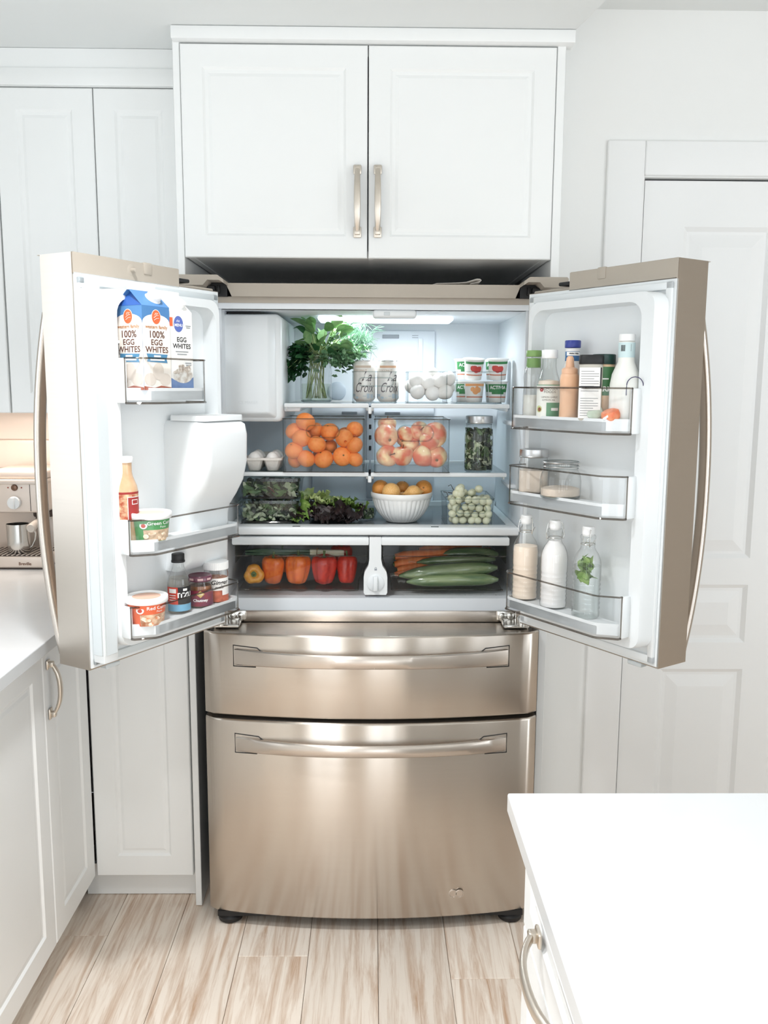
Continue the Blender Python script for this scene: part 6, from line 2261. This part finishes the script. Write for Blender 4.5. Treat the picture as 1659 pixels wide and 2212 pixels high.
def swing(px, py, n, label, fill, fillz, rzo, mint=False):
    p, rz = on_bin(1, px, py, n, FRB)
    t = thing('swing_top_bottle', label, 'bottle', p, rz + rzo, 'swing-top bottles in the lowest door bin')
    g = [(.0285, 0), (.0315, .004), (.0318, .012)]
    z = .014
    while z < .088:
        g += [(.0318, z), (.0304, z + .005), (.0318, z + .010)]
        z += .0115
    g += [(.0318, .094), (.0318, .128), (.0300, .142), (.0245, .157), (.0185, .166), (.0160, .172), (.0160, .192), (.0178, .195), (.0178, .200), (.0150, .203)]
    MB().lathe(g, 36).build('glass_body', JARG, t)
    if fill:
        gi = [(max(.001, a - .0018), max(.004, b)) for a, b in g if b < fillz]
        MB().lathe(gi + [(0, gi[-1][1])], 32).build('drink', fill, t)
    MB().lathe([(.0125, .200), (.0135, .203), (.0140, .207), (.0140, .219), (.0125, .223), (0, .2235)], 28).build('stopper', WLID, t)
    w = MB()
    for s in (-1, 1):
        w.tube([(s * .0140, 0, .216), (s * .0165, 0, .217), (s * .0185, -.002, .208), (s * .0215, -.004, .188), (s * .0190, -.003, .176), (s * .0165, 0, .178)], .0011, 6)
        w.tube([(s * .0165, 0, .178), (s * .019, .004, .186), (s * .0185, .010, .192)], .0010, 6)
    lp = [(.0164 * math.cos(2 * PI * k / 24), .0164 * math.sin(2 * PI * k / 24), .180) for k in range(25)]
    w.tube(lp, .0010, 6)
    w.build('wire_bail', CHROME, t)
    if mint:
        r = random.Random(8)
        q = MB()
        for k in range(24):
            a, rr = r.uniform(0, 2 * PI), r.uniform(.002, .016)
            P = Vector((rr * math.cos(a), rr * math.sin(a) - .004, r.uniform(.092, .145)))
            d = Vector((r.gauss(0, 1), r.gauss(0, .4), r.gauss(0, .8)))
            L_ = r.uniform(.026, .040)
            leaf(q, frame_to(P, d, r.uniform(-1.2, 1.2)) @ Matrix.Translation((0, -L_ / 2, 0)), L_, L_ * .34, .3, .2, 5)
        nv = []
        for (x, y, z) in q.v:
            qq = math.hypot(x, y)
            lim = .0285 if z < .128 else .0285 - (z - .128) * .45
            if qq > lim:
                x, y = x * lim / qq, y * lim / qq
            nv.append((x, y, z))
        q.v = nv
        q.build('mint_leaves', mat('mint_green', (158, 184, 112), .45, var=.12, scale=60, c2=(118, 152, 78), island=.25), t, fix=False)['kind'] = 'stuff'
        lp = [(.012 * math.cos(2 * PI * k / 24), .014 * math.sin(2 * PI * k / 24)) for k in range(25)]
        q = MB().tube([(.0322 * math.sin(x / .032), -.0322 * math.cos(x / .032), .107 + z) for x, z in lp], .0008, 5)
        for k in range(5):
            q.tube([(.0322 * math.sin((-.006 + .003 * k) / .032), -.0322 * math.cos((-.006 + .003 * k) / .032), .100 + .002 * (k % 2)), (.0322 * math.sin((-.005 + .003 * k) / .032), -.0322 * math.cos((-.005 + .003 * k) / .032), .113 - .002 * (k % 2))], .0006, 5)
        q.build('embossed_emblem', JARG, t)
    return t


swing(1134, 1240, .066, 'swing-top bottle of peach coloured drink, nearest the hinge', mat('peach_drink', (252, 232, 212), .35, var=.02, scale=10), .150, R(-35))
swing(1196, 1250, .066, 'swing-top bottle of white milk between the peach and mint bottles', mat('milk', (248, 244, 242), .35, var=.004), .176, R(8))
swing(1266, 1280, .066, 'swing-top bottle of clear water with mint leaves', glassmat('mint_water', (.965, .98, .975), 1.33), .130, R(-70), mint=True)

# ---- paper on top of the refrigerator
a, b = at(932, 612, .13), at(1036, 604, .13)
v, f = [], []
n = 16
prof = [(0, .0), (.1, .004), (.55, .006), (.72, .008), (.84, .013), (.93, .0165), (1.0, .0160), (1.03, .0125), (1.0, .0085), (.92, .006), (.80, .003)]
for (q, z) in prof:
    x = a.x + (b.x - a.x) * q
    v += [(x, .115, 1.7785 + z), (x + .004, .30, 1.7785 + z)]
v2 = [(x, y, z + .0008) for x, y, z in v]
m = len(prof)
f = [(2 * i, 2 * i + 1, 2 * i + 3, 2 * i + 2) for i in range(m - 1)]
pb_ = MB().add(v, f, 0, True)
po = pb_.build('booklet', mat('paper_booklet', (226, 220, 212), .7, var=.02))
sm2 = po.modifiers.new('sheet', 'SOLIDIFY')
sm2.thickness = .0012
tag(po, 'curled paper booklet lying on top of the refrigerator', 'booklet')

# ================================================================== coffee machine
EX = mat('coffee_machine_metal', (226, 214, 204), .35, .35, var=.02, scale=10)
EXD = mat('coffee_machine_dark', (70, 58, 52), .5)
ex0, ex1 = at(-60, 1231, .50).x, at(100, 1231, .50).x
ez = .9145
t = thing('coffee_machine', 'cream and steel coffee machine standing on the corner countertop', 'coffee machine', ((ex0 + ex1) / 2, .50, ez))
hw = (ex1 - ex0) / 2
zk = lambda py: at(40, py, .52).z - ez
top = zk(1017) if zk(1017) > 0 else .3
b = MB()
b.rbox((-hw, 0, .004), (hw, .28, zk(1200)), .006, 3)
eb = b.build('drip_tray', EX, t)
MB().box((-hw + .012, .006, zk(1200) - .001), (hw - .012, .16, zk(1200) + .0015)).build('tray_well', EXD, t)
for k in range(14):
    x = -hw + .018 + k * (2 * hw - .036) / 13
    MB().rbox((x - .003, .008, zk(1200)), (x + .003, .155, zk(1200) + .004), .001, 1).build('grate_bar', EX, t)
MB().rbox((-hw, .002, 0), (hw, .27, .006), .002, 1).build('foot_strip', EXD, t)
MB().rbox((-hw + .004, .175, .01), (hw - .004, .278, zk(1108)), .006, 3).build('back_column', EX, t)
hd = MB().rbox((-hw, .015, zk(1108)), (hw, .28, zk(1040)), .010, 4)
hdo = hd.build('head', EX, t)
MB().rbox((-hw - .003, .008, zk(1046)), (hw + .003, .28, zk(1036)), .004, 2).rbox((-hw + .05, .03, zk(1037)), (hw, .27, zk(1018)), .008, 3).build('cup_warmer', EX, t)
px_ = at(30, 1085, .51)
xk = px_.x - (ex0 + ex1) / 2
MB().lathe([(.020, 0), (.021, .010), (.0195, .016), (0, .016)], 32, M=Matrix.Translation((xk + .002, .015, zk(1085))) @ Matrix.Rotation(PI / 2, 4, 'X')).rbox((xk - .003, -.010, zk(1085) - .018), (xk + .007, .002, zk(1085) + .018), .002, 2).build('steam_knob', W_PLAS, t)
xg = at(30, 1053, .51).x - (ex0 + ex1) / 2
MB().lathe([(.0105, 0), (.0105, .003), (.009, .006), (0, .008)], 24, M=Matrix.Translation((xg, .015, zk(1053))) @ Matrix.Rotation(PI / 2, 4, 'X')).build('power_button', mat('bronze_button', (120, 92, 76), .25, .6), t)
for q in (16, 45):
    xq = at(q, 1053, .51).x - (ex0 + ex1) / 2
    MB().lathe([(.0022, 0), (.0022, .002), (0, .003)], 10, M=Matrix.Translation((xq, .015, zk(1053))) @ Matrix.Rotation(PI / 2, 4, 'X')).build('pilot_lamp', mat('pilot_red', (150, 60, 44), .4), t)
xs_ = at(64, 1075, .51).x - (ex0 + ex1) / 2
MB().box((xs_ - .0007, .0135, zk(1104)), (xs_ + .0007, .0155, zk(1044))).build('panel_seam', EXD, t)
xh = at(70, 1120, .48).x - (ex0 + ex1) / 2
MB().lathe([(.035, 0), (.037, .004), (.037, .014), (.030, .022)], 32, M=Matrix.Translation((xh - .004, .10, zk(1122)))).build('group_head', EXD, t)
MB().tube([(xh, .07, zk(1122) - .004), (xh, .02, zk(1127)), (xh + .004, -.045, zk(1134)), (xh + .004, -.05, zk(1134))], [.008, .011, .0145, .012], 14).build('portafilter_handle', mat('handle_cream', (206, 196, 186), .4), t)
MB().lathe([(.006, -.03), (.008, -.012), (.030, -.008), (.032, .006)], 24, M=Matrix.Translation((xh - .004, .095, zk(1122)))).build('portafilter', CHROME, t)
q = MB()
xl_ = at(54, 1217, .50).x - (ex0 + ex1) / 2
text_flat(q, 'Breville', .0135, xl_, zk(1216) + .001, -.0006, bold=.0004)
q.build('lettering', mat('badge_ink', (120, 88, 70), .4), t)
# milk jug on the drip tray
p = at(48, 1203, .545)
t = thing('milk_jug', 'steel milk jug with a looped handle on the coffee machine tray', 'jug', (at(40, 1170, .56).x, .565, ez + zk(1200) + .0045))
kk = mpp(40, 1170, .56)
jr = 24 * kk
jh = 61 * kk
MB().lathe([(jr * .95, 0), (jr, .003), (jr * .98, jh * .4), (jr * .92, jh), (jr * .90, jh), (jr * .95, jh * .4), (jr * .93, .004), (0, .004)], 36, mod=lambda a, i: 1 + (.16 * max(0, math.cos(a - PI)) ** 8 if 2 < i < 5 else 0)).build('jug_body', CHROME, t)
MB().tube([(jr * .90, 0, jh * .86), (jr * 1.35, 0, jh * .84), (jr * 1.55, 0, jh * .66), (jr * 1.45, 0, jh * .42), (jr * 1.2, 0, jh * .22), (jr * 1.0, 0, jh * .16)], .0035, 8, flat=(1.2, .6), upref=(0, 1, 0)).build('handle', CHROME, t)

# stand everything in the door bins on the thick tray floors
names = ('egg_white_carton', 'sachet_pack', 'sauce_bottle', 'curry_paste_tub', 'vinegar_bottle', 'chutney_jar', 'ginger_jar', 'dressing_bottle', 'squeeze_bottle', 'ranch_bottle', 'spice_jar', 'cheese_shaker', 'kefir_bottle', 'wax_cheese', 'swing_top_bottle')
LIFT = .0135
for o in list(col.objects):
    if o.parent is None and (o.name.split('.')[0] in names or (o.name.startswith('mason_jar') and o.location.y < 0)):
        H = max([(c.matrix_local @ Vector(q)).z for c in o.children for q in c.bound_box] or [.1])
        o.location.z += LIFT
        if not o.name.startswith('wax_cheese'):
            o.scale = (1, 1, (H - LIFT) / H)
